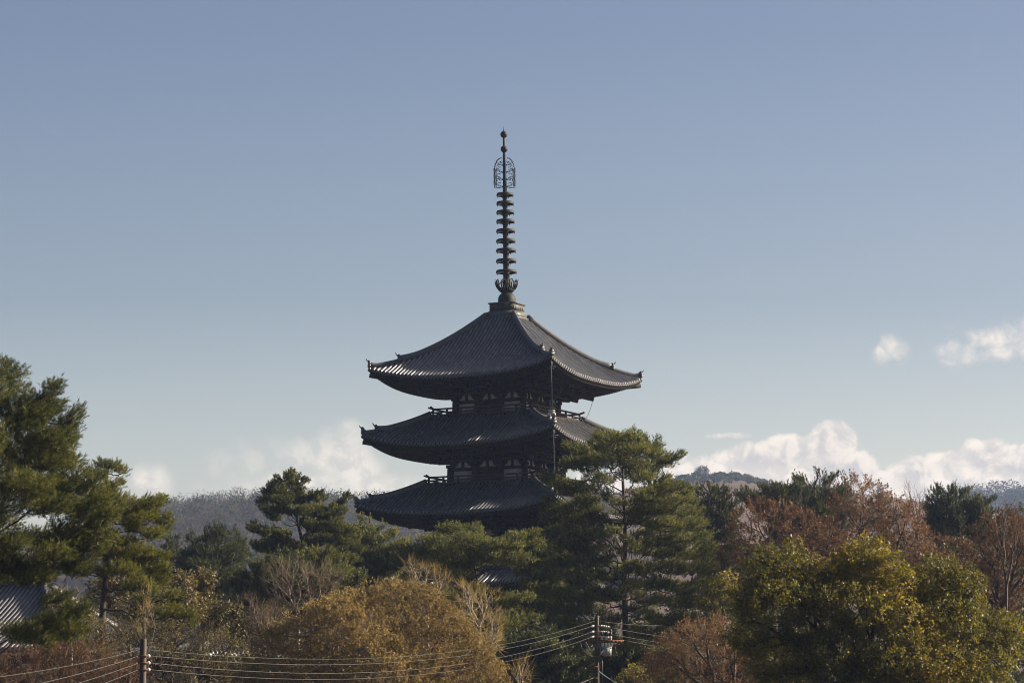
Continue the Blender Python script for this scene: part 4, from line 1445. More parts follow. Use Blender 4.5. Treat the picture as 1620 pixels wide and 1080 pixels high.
# ------------------------------------------------------------------ pines
A = 'pine trees around the pagoda'
pad_pine('big dark pine leaning in at the left edge, nearest of all the pines', 110,
     [(-80, 1100), (-76, 900), (-66, 740), (-60, 600)],
     [(8, 588, 20, 15, 45), (18, 610, 16, 13), (-20, 620, 40, 30), (76, 624, 27, 11, 52), (58, 650, 38, 16, 20), (24, 650, 34, 20), (108, 666, 27, 12, 38), (98, 688, 20, 12, 30), (78, 702, 38, 14, 20), (42, 690, 38, 18), (104, 708, 12, 11, 40),
      (28, 722, 42, 20), (74, 735, 38, 17, 12), (120, 746, 12, 14, 60), (20, 768, 34, 20), (66, 768, 38, 17), (110, 770, 32, 15, 15), (140, 779, 18, 12, 15), (88, 800, 36, 15, 8), (130, 805, 30, 14, 12), (55, 800, 26, 12), (152, 830, 17, 13, 20),
      (112, 834, 34, 15, 12), (64, 850, 40, 16, 10), (18, 868, 36, 18), (100, 868, 40, 16, 12), (142, 868, 24, 13, 25), (74, 893, 42, 15, 10), (120, 898, 28, 11, 10), (20, 902, 32, 14), (-30, 700, 50, 40), (-30, 800, 50, 40), (-30, 880, 50, 30), (150, 760, 15, 9, 15), (164, 790, 15, 9, 15), (172, 812, 13, 8, 15), (160, 850, 14, 9), (60, 920, 30, 9, 10), (88, 948, 26, 9, 15),
      (90, 984, 42, 14, 20), (45, 1000, 34, 12, 15), (120, 966, 24, 12, 25), (110, 1004, 26, 10, 10), (66, 1014, 24, 9), (12, 1000, 22, 13)],
     101, m='pine', tuft=(18, 0.13, 0.017), rise=0.55, tr=0.36, dens=3.4, upright=0.55, shoot=0.26, depth=0.7, back=0.7, grow=1.15)
pad_pine('yellow green pine with drooping shelves of needles behind the left edge pine', 140,
     [(160, 1040), (162, 960), (167, 905), (166, 870), (163, 820), (165, 780), (171, 744)],
     [(175, 741, 20, 7), (189, 744, 8, 6), (165, 776, 20, 8), (172, 790, 18, 8), (150, 815, 20, 10), (155, 840, 18, 9), (180, 850, 12, 6), (160, 756, 15, 8), (181, 766, 15, 6), (206, 795, 14, 9), (240, 795, 19, 8, 12), (254, 790, 7, 5), (226, 808, 24, 8), (185, 800, 22, 13), (150, 800, 20, 15),
      (215, 822, 30, 10), (252, 823, 17, 9), (266, 825, 6, 5), (195, 826, 14, 9), (212, 838, 16, 6), (242, 846, 18, 8), (260, 838, 9, 6), (200, 861, 22, 7), (184, 866, 14, 8),
      (175, 880, 34, 11), (216, 878, 30, 9), (250, 882, 17, 7), (226, 896, 36, 12), (259, 901, 13, 9), (195, 906, 34, 12), (246, 916, 24, 10), (226, 930, 28, 9), (275, 942, 13, 5), (270, 970, 21, 10), (295, 973, 14, 9), (303, 985, 9, 7), (130, 850, 24, 12), (125, 900, 24, 10)],
     102, m='pineyel', tuft=(16, 0.13, 0.022), rise=-0.12, tr=0.30, dens=2.9, upright=0.8, shoot=0.2, depth=0.8, back=0.5)
pad_pine('tall pine with a stepped pointed crown left of the pagoda', 215,
     [(492, 985), (486, 900), (478, 852), (469, 820), (464, 785), (461, 752)],
     [(461, 750, 5, 5), (463, 758, 9, 6), (472, 757, 5, 6, 60), (481, 762, 6, 6, 50), (438, 762, 5, 6), (450, 766, 10, 6), (466, 770, 12, 6), (432, 771, 8, 6), (441, 780, 16, 7), (461, 785, 16, 7), (475, 782, 10, 6),
      (423, 783, 7, 5), (431, 791, 14, 6), (451, 798, 20, 7), (480, 796, 16, 7, 15), (501, 788, 15, 6, 20), (491, 804, 22, 7), (417, 799, 8, 7), (426, 807, 14, 7), (446, 809, 20, 6), (471, 811, 20, 7), (431, 817, 12, 5), (440, 823, 8, 4),
      (549, 785, 6, 6, 55), (541, 795, 10, 6, 40), (523, 803, 14, 6, 25), (536, 812, 14, 7, 30), (506, 816, 18, 7), (521, 823, 20, 7), (400, 833, 8, 6), (409, 840, 13, 6), (426, 844, 16, 7), (446, 846, 14, 6),
      (481, 826, 16, 7), (501, 836, 22, 8), (531, 836, 20, 8), (551, 841, 14, 9), (561, 851, 12, 7), (441, 856, 22, 7), (421, 866, 22, 7), (466, 866, 22, 7), (501, 856, 26, 9), (536, 859, 24, 9), (561, 869, 14, 8),
      (446, 876, 26, 7), (486, 876, 26, 8), (521, 879, 26, 9), (551, 886, 20, 8), (470, 895, 30, 9), (515, 900, 30, 9), (545, 910, 24, 9)],
     103, m='pine', tuft=(18, 0.14, 0.038), rise=0.30, tr=0.30, dens=2.3, upright=1.0, shoot=0.26, depth=0.9, grow=1.0)
pad_pine('dark bushy pine with many blunt shoots, left of the stepped pine', 228,
     [(345, 1000), (342, 900), (345, 838)],
     [(345, 838, 9, 8), (328, 842, 7, 7), (305, 855, 9, 7, 60), (318, 862, 14, 8), (338, 855, 15, 9), (358, 850, 9, 7), (369, 843, 5, 7), (380, 856, 8, 7, 60), (372, 866, 14, 8), (350, 872, 24, 9), (322, 878, 24, 9), (300, 876, 14, 8), (295, 890, 20, 8),
      (330, 895, 30, 9), (365, 888, 22, 9), (386, 877, 8, 7), (345, 912, 30, 9), (310, 912, 26, 9), (375, 908, 18, 9), (290, 910, 20, 8), (330, 930, 36, 10), (370, 930, 26, 10), (300, 935, 26, 9), (340, 950, 40, 10)],
     104, m='pinedark', tuft=(20, 0.15, 0.036), rise=0.45, tr=0.26, dens=1.1, upright=1.1, shoot=0.34)
pine('small dark pine spire at the far left of the pines below the wooded hill',
     [(842, 268, 272), (855, 261, 280), (872, 257, 287), (895, 250, 296), (925, 248, 300), (950, 250, 300)],
     262, [(270, 1000), (270, 842)], 105, nbr=36, m='pinedark', tuft=(26, 0.16, 0.031), rise=0.4, tr=0.2, shoot=0.42, spacing=0.3, upright=1.0, group=A)
pine('low bright green pine dome in front of the stepped pine',
     [(874, 440, 505), (884, 415, 540), (898, 395, 560), (920, 375, 575), (940, 350, 570), (958, 345, 560), (972, 352, 520)],
     203, [(470, 1010), (468, 940), (468, 880)], 106, nbr=60, m='pine', tuft=(26, 0.16, 0.031), rise=0.25, dens=1.0, tr=0.26, shoot=0.42, spacing=0.25, upright=1.1, group=A, sec_up=0.4)
pine('dark pine crown just left of the lowest visible pagoda roof corner',
     [(818, 556, 562), (826, 548, 578), (838, 546, 612), (848, 544, 640), (865, 540, 665), (885, 545, 680), (910, 545, 660), (935, 550, 650)],
     226, [(598, 1000), (596, 900), (585, 830)], 107, nbr=60, m='pinesoft', tuft=(26, 0.16, 0.031), rise=0.35, dens=1.0, tr=0.26, shoot=0.42, spacing=0.26, upright=0.95, group=A)
pad_pine('flat topped pine with spreading sunlit shelves in front of the pagoda', 196,
     [(757, 1060), (757, 930), (753, 905), (745, 866)],
     [(720, 843, 22, 7), (750, 842, 14, 6), (700, 848, 14, 6), (690, 858, 24, 7), (735, 856, 26, 7), (760, 859, 22, 7), (785, 862, 18, 7), (815, 853, 16, 7), (835, 848, 14, 6), (846, 845, 7, 5), (800, 868, 26, 7), (840, 862, 22, 8), (856, 875, 26, 8), (880, 873, 18, 7), (891, 881, 10, 6),
      (700, 872, 30, 8), (740, 875, 34, 8), (660, 872, 24, 8), (636, 866, 14, 7), (680, 890, 34, 9), (725, 892, 34, 9), (770, 885, 30, 8), (815, 888, 34, 8), (860, 892, 30, 9), (890, 900, 20, 8), (700, 910, 30, 8), (735, 916, 24, 8), (845, 908, 30, 8),
      (870, 916, 24, 8), (750, 936, 20, 7), (845, 931, 28, 8), (880, 936, 22, 8), (815, 946, 24, 8), (790, 960, 26, 8), (855, 955, 30, 9), (890, 960, 18, 8), (830, 975, 34, 9), (880, 980, 26, 9), (800, 990, 30, 9), (850, 1000, 34, 9), (730, 960, 22, 8), (700, 940, 26, 8), (660, 915, 24, 8), (640, 890, 20, 8)],
     108, m='pinesoft', tuft=(18, 0.14, 0.031), rise=0.18, tr=0.30, dens=1.6, upright=0.95, shoot=0.30, depth=0.6)
pad_pine('tallest open crowned pine right of the pagoda, its grey trunk showing', 185,
     [(992, 1078), (990, 1000), (988, 940), (989, 860), (987, 790), (984, 740), (990, 700)],
     [(1000, 687, 10, 7, 70), (985, 695, 18, 8), (1010, 697, 14, 8), (950, 688, 9, 6), (965, 698, 18, 8), (945, 703, 16, 7), (905, 707, 13, 5, -15), (918, 715, 18, 7), (936, 716, 18, 8), (1038, 703, 8, 7, 60), (1025, 712, 14, 7),
      (900, 734, 12, 6), (915, 729, 18, 7), (945, 731, 24, 8), (975, 722, 26, 9), (1005, 722, 24, 9), (1035, 726, 18, 8), (1069, 727, 11, 5, 25), (1050, 734, 16, 7, 15), (1025, 742, 20, 8), (1000, 741, 20, 8), (962, 742, 18, 7), (930, 743, 22, 7), (1012, 753, 20, 6),
      (868, 755, 12, 5, -15), (880, 763, 20, 7), (905, 768, 22, 7), (926, 776, 14, 6), (900, 781, 16, 5), (1035, 769, 14, 7), (1050, 761, 14, 7), (1060, 776, 20, 8), (1081, 776, 15, 7), (1030, 786, 20, 7), (1060, 793, 22, 8), (1085, 791, 16, 7),
      (870, 794, 12, 6, -20), (885, 803, 20, 7), (910, 808, 22, 7), (935, 806, 16, 6), (878, 818, 20, 7), (905, 824, 22, 7), (930, 826, 18, 7), (1012, 812, 18, 7), (1040, 811, 24, 8), (1070, 813, 22, 8), (1095, 809, 14, 7), (1025, 830, 22, 7), (1055, 833, 26, 8), (1085, 831, 22, 8), (1106, 826, 12, 7),
      (890, 845, 26, 8), (920, 850, 26, 7), (946, 846, 16, 7), (900, 866, 28, 8), (930, 869, 24, 7), (960, 861, 14, 6), (1012, 851, 16, 7), (1040, 856, 26, 8), (1075, 856, 26, 8), (1105, 851, 18, 8), (1030, 876, 26, 7), (1065, 879, 28, 8), (1100, 876, 24, 9), (1122, 869, 12, 8),
      (890, 888, 24, 8), (920, 892, 28, 8), (950, 889, 18, 7), (885, 911, 26, 8), (920, 916, 28, 8), (950, 913, 20, 7), (1020, 901, 24, 7), (1055, 903, 28, 8), (1090, 901, 28, 9), (1120, 896, 16, 9), (1035, 926, 26, 8), (1075, 929, 28, 9), (1110, 926, 24, 9), (1131, 921, 10, 7),
      (880, 936, 26, 8), (915, 941, 28, 8), (950, 939, 20, 8), (870, 961, 24, 8), (905, 966, 30, 8), (945, 966, 22, 8), (1020, 951, 22, 8), (1060, 956, 28, 8), (1095, 956, 24, 9), (1120, 951, 14, 7), (1015, 979, 20, 8), (1050, 983, 26, 8), (1085, 986, 22, 8), (900, 991, 30, 9), (940, 991, 22, 8), (880, 986, 22, 8), (1012, 1006, 16, 7), (1045, 1011, 24, 8), (925, 1013, 24, 8), (960, 1006, 12, 7),
      (975, 800, 12, 5), (1000, 826, 14, 6), (966, 842, 14, 6), (1003, 868, 14, 6), (970, 880, 16, 7), (995, 900, 16, 7), (968, 915, 16, 7), (1000, 930, 16, 7), (968, 948, 16, 7), (990, 965, 14, 6), (968, 985, 16, 7), (1000, 995, 14, 6), (980, 1020, 20, 8), (985, 860, 10, 5), (984, 940, 12, 5), (930, 795, 14, 5), (1008, 798, 14, 6), (950, 766, 16, 6), (1012, 773, 16, 6), (1022, 796, 18, 7), (925, 797, 18, 6), (962, 783, 12, 5), (940, 752, 14, 5), (1000, 812, 14, 6), (945, 818, 14, 6)],
     109, m='pinesoft', tuft=(16, 0.14, 0.026), rise=0.40, tr=0.31, dens=1.95, upright=0.65, shoot=0.26, depth=0.8, back=0.75, grow=1.22)
BG = 'dark pines behind the red budded trees'
pine('dark pine with a blunt top just right of the open crowned pine',
     [(765, 1119, 1128), (776, 1098, 1145), (790, 1090, 1152), (805, 1086, 1166), (830, 1086, 1172), (865, 1096, 1176), (900, 1104, 1180), (935, 1115, 1180)],
     238, [(1135, 1000), (1130, 880), (1123, 766)], 110, nbr=96, m='pinedark', tuft=(26, 0.16, 0.031), rise=0.5, tr=0.27, shoot=0.42, spacing=0.28, upright=1.05, group=BG, sec_up=0.5,
     tips=[(1170, 797, 0), (1145, 776, 0.5), (1152, 790, -0.6), (1168, 815, 0.5)])
pine('tallest dark pine on the right, with a thin topmost shoot against the clouds',
     [(746, 1294, 1301), (757, 1262, 1312), (766, 1250, 1326), (778, 1205, 1338), (790, 1180, 1342), (810, 1185, 1345), (835, 1215, 1340), (860, 1225, 1325), (890, 1225, 1310)],
     246, [(1250, 1000), (1258, 900), (1272, 820), (1296, 748)], 111, nbr=60, m='pinedark', tuft=(26, 0.16, 0.031), rise=0.5, tr=0.28, shoot=0.42, spacing=0.29, upright=1.1, lenj=(0.8, 1.12), group=BG, sec_up=0.5,
     tips=[(1258, 757, 0), (1325, 753, 0.3), (1208, 772, 0.2), (1172, 790, 0), (1225, 774, -0.6), (1340, 770, 0.5), (1185, 797, 0.7), (1235, 775, 0.6)])
pine('dark rounded pine at the right in front of the distant hill',
     [(774, 1485, 1512), (782, 1472, 1530), (795, 1466, 1555), (810, 1462, 1566), (830, 1460, 1575), (855, 1472, 1582), (880, 1490, 1590)],
     240, [(1515, 1000), (1512, 880), (1500, 776)], 112, nbr=64, m='pinedark', tuft=(26, 0.16, 0.031), rise=0.45, tr=0.27, shoot=0.42, spacing=0.28, upright=1.1, lenj=(0.8, 1.12), group=BG, sec_up=0.5,
     tips=[(1487, 774, 0), (1508, 774, 0.5), (1524, 780, -0.4), (1568, 794, 0), (1575, 810, 0.6), (1545, 792, -0.5)])
pine('narrow dark pine behind the middle of the red budded trees',
     [(782, 1385, 1395), (795, 1372, 1408), (815, 1362, 1416), (845, 1355, 1420), (880, 1355, 1425)],
     255, [(1390, 1000), (1390, 783)], 113, nbr=36, m='pinedark', tuft=(26, 0.16, 0.031), rise=0.4, tr=0.24, shoot=0.42, spacing=0.3, upright=1.0, group=BG)
pine('dark pine cut by the right edge of the photo',
     [(803, 1608, 1650), (815, 1595, 1665), (835, 1588, 1680), (870, 1585, 1690), (910, 1590, 1690)],
     236, [(1640, 1000), (1632, 804)], 114, nbr=48, m='pinedark', tuft=(26, 0.16, 0.031), rise=0.4, tr=0.26, shoot=0.42, spacing=0.28, upright=1.0, group=BG)
pine('deep green pine thicket low between the flat topped pine and the pole',
     [(985, 800, 860), (1000, 780, 900), (1020, 770, 925), (1045, 775, 935), (1075, 780, 940), (1100, 790, 940)],
     178, [(860, 1130), (858, 1000)], 115, nbr=46, m='pinedark', tuft=(15, 0.22, 0.028), rise=0.2, tr=0.24, shoot=0.24, spacing=0.2, upright=0.9, group=A)
pine('shaded pine undergrowth below the open crowned pine',
     [(1000, 960, 1020), (1020, 935, 1070), (1045, 930, 1090), (1075, 930, 1090), (1100, 935, 1080)],
     192, [(1010, 1130), (1000, 1010)], 116, nbr=36, m='pinedark', tuft=(15, 0.22, 0.030), rise=0.2, tr=0.22, shoot=0.24, spacing=0.22, upright=0.9, group=A)

# ------------------------------------------------------------------ red budded trees on the right
RB = 'red budded bare trees on the right'
def buds(L, W, n, nb, bs): return lambda r: twig_templates(n, L, W, r, 6, 45, nb, bs)
def cherry(label, rows, D, base, fork, seed, n, m='cherry', grp=RB, r0=0.011, **k):
    rng = np.random.default_rng(seed)
    pts = env_points(rows, D, n, rng, 0.75, 0.45, 0.7, 1.8)
    return broad(label, pts, D, base, fork, seed, m, k.pop('temps', buds(0.55, 0.024, 5, 4, 0.10)), 'bark', 'budding_tree', 'tree', grp, r0, up=0.6, **k)


cherry('red budded tree nearest the open crowned pine', [(802, 1192, 1238), (814, 1178, 1285), (836, 1156, 1325), (860, 1138, 1338), (885, 1128, 1340), (910, 1130, 1340), (940, 1150, 1330), (965, 1170, 1310)], 182, 1222, (1224, 945), 201, 1000)
cherry('widest red budded tree, its top level with the grassy ridge', [(772, 1340, 1372), (783, 1312, 1405), (796, 1300, 1440), (813, 1292, 1466), (843, 1285, 1482), (878, 1285, 1492), (913, 1295, 1500), (948, 1310, 1490)], 186, 1362, (1366, 915), 202, 1250)
cherry('red budded tree in front of the dark rounded pine', [(862, 1462, 1530), (876, 1440, 1552), (900, 1425, 1572), (930, 1420, 1582), (965, 1425, 1582), (995, 1440, 1570)], 176, 1500, (1498, 965), 203, 850)
cherry('red budded tree with bare forked limbs at the right edge', [(806, 1592, 1606), (822, 1560, 1622), (850, 1540, 1650), (885, 1530, 1668), (925, 1532, 1680), (965, 1545, 1680), (1010, 1560, 1680)], 168, 1572, (1574, 985), 204, 800, r0=0.014)
cherry('salmon budded low tree between the utility pole and the glossy leaved tree', [(986, 1092, 1136), (999, 1070, 1165), (1016, 1045, 1190), (1039, 1022, 1200), (1069, 1012, 1205), (1104, 1005, 1210), (1129, 1010, 1210)], 150, 1150, (1150, 1110), 205, 1000, m='salmon', temps=buds(0.48, 0.018, 6, 3, 0.07))
rng = np.random.default_rng(206)
broad('leafless grey tree with two raised limbs at the right edge', env_points([(775, 1585, 1600), (790, 1570, 1612), (820, 1560, 1622), (860, 1560, 1630), (900, 1575, 1620)], 164, 46, rng, 0.6, 0.3), 164, 1588, (1592, 930), 206, 'rust', buds(0.5, 0.016, 4, 0, 0.05), 'bark', 'bare_tree', 'tree', 'bare leafless trees', 0.016)
broad('leafless twiggy tree rising above the red buds left of the rounded pine', env_points([(768, 1432, 1440), (780, 1430, 1462), (800, 1432, 1470), (830, 1440, 1465)], 188, 60, rng, 0.7, 0.3), 188, 1448, (1449, 860), 207, 'rust', buds(0.6, 0.016, 4, 0, 0.05), 'barkgrey', 'bare_tree', 'tree', 'bare leafless trees', 0.018)

# ------------------------------------------------------------------ camphor tree, lower right
rng = np.random.default_rng(210)
CB = [(1238, 912, 50, 44, 0), (1215, 895, 30, 26, .5), (1285, 925, 40, 40, 1.0), (1182, 950, 34, 26, .3), (1230, 950, 52, 34, -1.0), (1330, 915, 36, 34, .8), (1372, 900, 50, 46, 0), (1360, 880, 26, 24, .4), (1405, 915, 40, 40, -.8),
      (1440, 935, 34, 34, .8), (1488, 918, 46, 42, 0.3), (1520, 935, 36, 42, 0), (1535, 965, 30, 36, .6), (1350, 965, 60, 36, -1.4), (1290, 985, 64, 36, -.6), (1420, 985, 58, 40, -1.2), (1500, 990, 56, 42, -.7),
      (1585, 1000, 36, 32, .2), (1560, 1035, 48, 36, .2), (1190, 1010, 42, 28, .3), (1230, 1035, 60, 36, -.3), (1320, 1035, 70, 36, -1.2), (1400, 1050, 66, 40, -1.5), (1480, 1055, 60, 40, -1.0), (1540, 1080, 56, 34, -.2), (1250, 1085, 66, 32, -.4), (1360, 1100, 80, 34, -1.0), (1460, 1105, 70, 32, -.8)]
broad('large round olive tree with glossy leaves filling the lower right corner', blob_points(CB, 115, 6200, rng, 1.0, 0.8), 115, 1385, (1385, 1075), 211, 'camphor',
      lambda r: leaf_templates(24, 0.10, 0.22, r, 8, 0.50, 0.4), 'barkdark', 'camphor_tree', 'tree', None, 0.006, tint0=0.25, tint1=0.35, sides=5, tj=0.2)

# ------------------------------------------------------------------ golden dome tree, lower centre
rng = np.random.default_rng(220)
broad('broad golden brown tree dome below the pagoda', env_points([(932, 569, 649), (940, 544, 684), (956, 514, 714), (974, 474, 736), (994, 436, 756), (1014, 409, 772), (1039, 386, 784), (1069, 372, 796), (1104, 364, 802), (1124, 369, 800)], 140, 4000, rng, 0.75, 0.5, 0.45, 1.3, -0.5),
      140, 600, (602, 1100), 221, 'golden', lambda r: twig_templates(5, 0.34, 0.013, r, 8, 50, 4, 0.075), 'barkgrey', 'budding_tree', 'tree', None, 0.0065, up=0.7, extra=1, extra_r=0.16, tint0=0.2, tint1=0.55)

# ------------------------------------------------------------------ bare shrubs and undergrowth
BS = 'bare leafless trees'
def bare(label, rows, D, base, fork, seed, n, bark, L=0.55, W=0.016, m='greytwig', r0=0.012):
    rng = np.random.default_rng(seed)
    return broad(label, env_points(rows, D, n, rng, 0.7, 0.5), D, base, fork, seed, m, buds(L, W, 6, 0, 0.05), bark, 'bare_tree', 'tree', BS, r0)


bare('grey brown leafless tree fanning up in front of the low pine dome', [(892, 450, 515), (902, 430, 535), (920, 420, 545), (945, 430, 535), (965, 450, 510)], 158, 472, (472, 985), 231, 420, 'barkgrey', r0=0.008)
bare('small leafless tree to the left of the fanning one', [(945, 385, 420), (960, 375, 445), (985, 378, 460), (1005, 395, 455)], 156, 425, (425, 1020), 232, 330, 'barkgrey', r0=0.008)
bare('white twigged leafless tree behind the top of the golden dome', [(893, 655, 690), (905, 642, 700), (925, 640, 712), (945, 655, 705)], 168, 675, (676, 965), 233, 150, 'barkpale', m='golden', r0=0.010)
bare('white twigged leafless tree at the right shoulder of the golden dome', [(935, 735, 765), (950, 722, 785), (975, 715, 795), (1000, 725, 792), (1025, 740, 790)], 146, 752, (752, 1060), 234, 220, 'barkpale', m='golden', r0=0.009)
bare('pale leafless sapling by the lower right end of the golden dome', [(1048, 815, 832), (1060, 808, 840), (1080, 808, 840)], 138, 822, (822, 1100), 235, 30, 'barkpale', m='golden', r0=0.013)
bare('white branched leafless sapling among the leaves beside the left trunk', [(925, 92, 118), (945, 88, 130), (975, 85, 140), (990, 95, 135)], 132, 112, (113, 1025), 236, 36, 'barkpale', m='golden', r0=0.014)
bare('thin pale sapling rising behind the plain pole', [(930, 228, 240), (950, 222, 248), (985, 222, 250), (1010, 228, 246)], 128, 231, (231, 1040), 237, 14, 'barkgrey', m='golden', r0=0.006)

UG = 'undergrowth shrubs along the bottom left'
def shrub(label, blobs, D, base, fork, seed, n, m, temps, grp=UG, bark='bark', name='shrub', r0=0.007, **k):
    rng = np.random.default_rng(seed)
    return broad(label, blob_points(blobs, D, n, rng, 1.0, 0.7), D, base, fork, seed, m, temps, bark, name, 'shrub', grp, r0, **k)


LF = lambda n, s, sp: (lambda r: leaf_templates(n, s, sp, r, 6, 0.5, 0.4))
shrub('olive shrub flecked with orange leaves beside the yellow green pine', [(285, 925, 26, 26, 0), (265, 955, 34, 26, .5), (300, 960, 30, 26, -.4), (250, 985, 36, 24, 0)], 160, 275, (275, 1020), 241, 420, 'olive', LF(14, 0.17, 0.24))
shrub('olive leafed shrub tip in front of the dark bushy pine', [(322, 915, 18, 18, 0), (315, 940, 22, 22, .3), (330, 965, 24, 22, 0)], 165, 322, (322, 1010), 242, 260, 'olive', LF(14, 0.16, 0.22))
shrub('olive leafed shrub below the left of the low pine dome', [(358, 970, 22, 18, 0), (350, 992, 26, 20, 0), (372, 1000, 20, 18, .4)], 155, 358, (358, 1040), 243, 280, 'olive', LF(14, 0.15, 0.22))


def mixed(r):
    a = twig_templates(5, 0.42, 0.014, r, 4, 60, 1, 0.07); b_ = leaf_templates(9, 0.12, 0.25, r, 4, 0.5, 0.3)
    return a + b_


shrub('wide dull brown thicket behind the plain pole', [(200, 985, 44, 32, 0), (245, 1005, 50, 34, 0), (300, 1010, 50, 36, .8), (345, 1030, 46, 34, 0), (200, 1035, 46, 34, -.5), (262, 1050, 52, 34, -1), (320, 1065, 52, 32, -1), (380, 1060, 46, 34, 0), (290, 1100, 90, 30, -1)], 148, 270, (270, 1100), 244, 1700, 'thicket', mixed)
shrub('dull brown twiggy shrub between the left trunk and the hall roof', [(120, 1000, 40, 26, 0), (165, 1010, 36, 26, .5), (90, 1035, 40, 26, 0), (140, 1040, 44, 28, -.4)], 134, 130, (130, 1080), 245, 700, 'thicket', mixed)
shrub('dark rust brown thicket in the bottom left corner', [(30, 1050, 46, 30, 0), (95, 1048, 46, 32, .6), (150, 1055, 50, 32, 0), (60, 1085, 70, 30, -1), (190, 1075, 46, 30, -.6), (-30, 1070, 50, 34, 0), (140, 1095, 60, 26, -1)], 122, 90, (90, 1110), 246, 1300, 'rust', lambda r: twig_templates(7, 0.40, 0.013, r, 6, 60, 1, 0.06))
shrub('yellowish leafed shrub under the yellow green pine', [(200, 905, 40, 26, 0), (225, 935, 44, 26, .4), (165, 935, 30, 24, .6), (205, 962, 44, 24, 0)], 150, 205, (205, 1010), 247, 650, 'olive', LF(11, 0.14, 0.26))
shrub('brown leafed shrub right of the wide thicket', [(405, 1000, 36, 30, 0), (430, 975, 34, 26, .5), (400, 1035, 40, 32, 0)], 160, 410, (410, 1060), 248, 520, 'dullbrown', mixed)
shrub('yellow leafed small tree beside the glossy leaved tree', [(1148, 915, 16, 12, 0), (1135, 932, 22, 16, .3), (1155, 940, 18, 16, 0), (1120, 950, 24, 18, 0)], 170, 1145, (1145, 990), 249, 240, 'yellow', LF(12, 0.16, 0.22), 'yellowish shrubs')
shrub('yellow leafed shrub at the foot of the open crowned pine', [(1003, 1062, 18, 14, 0), (1018, 1080, 22, 16, 0), (990, 1080, 18, 14, 0)], 158, 1005, (1005, 1105), 250, 160, 'yellow', LF(9, 0.14, 0.22), 'yellowish shrubs')
shrub('green brown shrub bank behind the salmon budded tree', [(1120, 965, 40, 24, 0), (1080, 985, 50, 28, .5), (1150, 985, 40, 28, 0), (1040, 1010, 50, 30, .4), (1100, 1020, 60, 34, 0)], 200, 1095, (1095, 1070), 251, 800, 'bush', LF(12, 0.22, 0.32), 'green shrubs between the trees')
shrub('deep green shrub bank under the flat topped pine', [(700, 960, 60, 34, 0), (640, 940, 50, 30, .8), (760, 1000, 60, 40, 0), (820, 1030, 60, 40, 0), (880, 1040, 60, 40, 0), (930, 1060, 50, 34, 0)], 206, 770, (770, 1060), 252, 1200, 'bush', LF(12, 0.24, 0.34), 'green shrubs between the trees')
shrub('deep green shrub bank under the dark pines on the left', [(330, 975, 60, 30, 0), (420, 975, 60, 30, 0), (520, 960, 60, 36, 0), (590, 930, 50, 34, 0), (250, 985, 60, 30, 0)], 226, 430, (430, 1040), 253, 1000, 'bush', LF(12, 0.26, 0.36), 'green shrubs between the trees')
shrub('deep green shrub bank below the dark pines on the right', [(1180, 930, 50, 40, 0), (1250, 920, 60, 40, 0), (1340, 910, 70, 44, 0), (1430, 900, 70, 44, 0), (1520, 910, 70, 50, 0), (1600, 920, 60, 60, 0), (1580, 1000, 80, 50, 0)], 214, 1400, (1400, 1010), 254, 1500, 'bush', LF(12, 0.26, 0.40), 'green shrubs between the trees')

shrub('shaded green shrub bank behind the glossy leaved tree', [(1210, 1000, 60, 36, 0), (1300, 1010, 70, 40, 0), (1400, 1000, 70, 44, 0), (1490, 1010, 70, 44, 0), (1580, 1040, 70, 44, 0), (1630, 1010, 50, 50, 0), (1250, 1060, 70, 36, 0), (1350, 1065, 70, 36, 0), (1450, 1065, 70, 36, 0)], 148, 1400, (1400, 1090), 255, 1500, 'bush', LF(12, 0.18, 0.30), 'green shrubs between the trees')
shrub('leafy olive shrub in front of the hall roof at the left edge', [(95, 965, 26, 20, 0), (130, 975, 26, 20, .4), (70, 990, 24, 18, 0), (110, 1000, 30, 20, 0)], 128, 100, (100, 1045), 256, 330, 'olive', LF(12, 0.13, 0.24), UG)

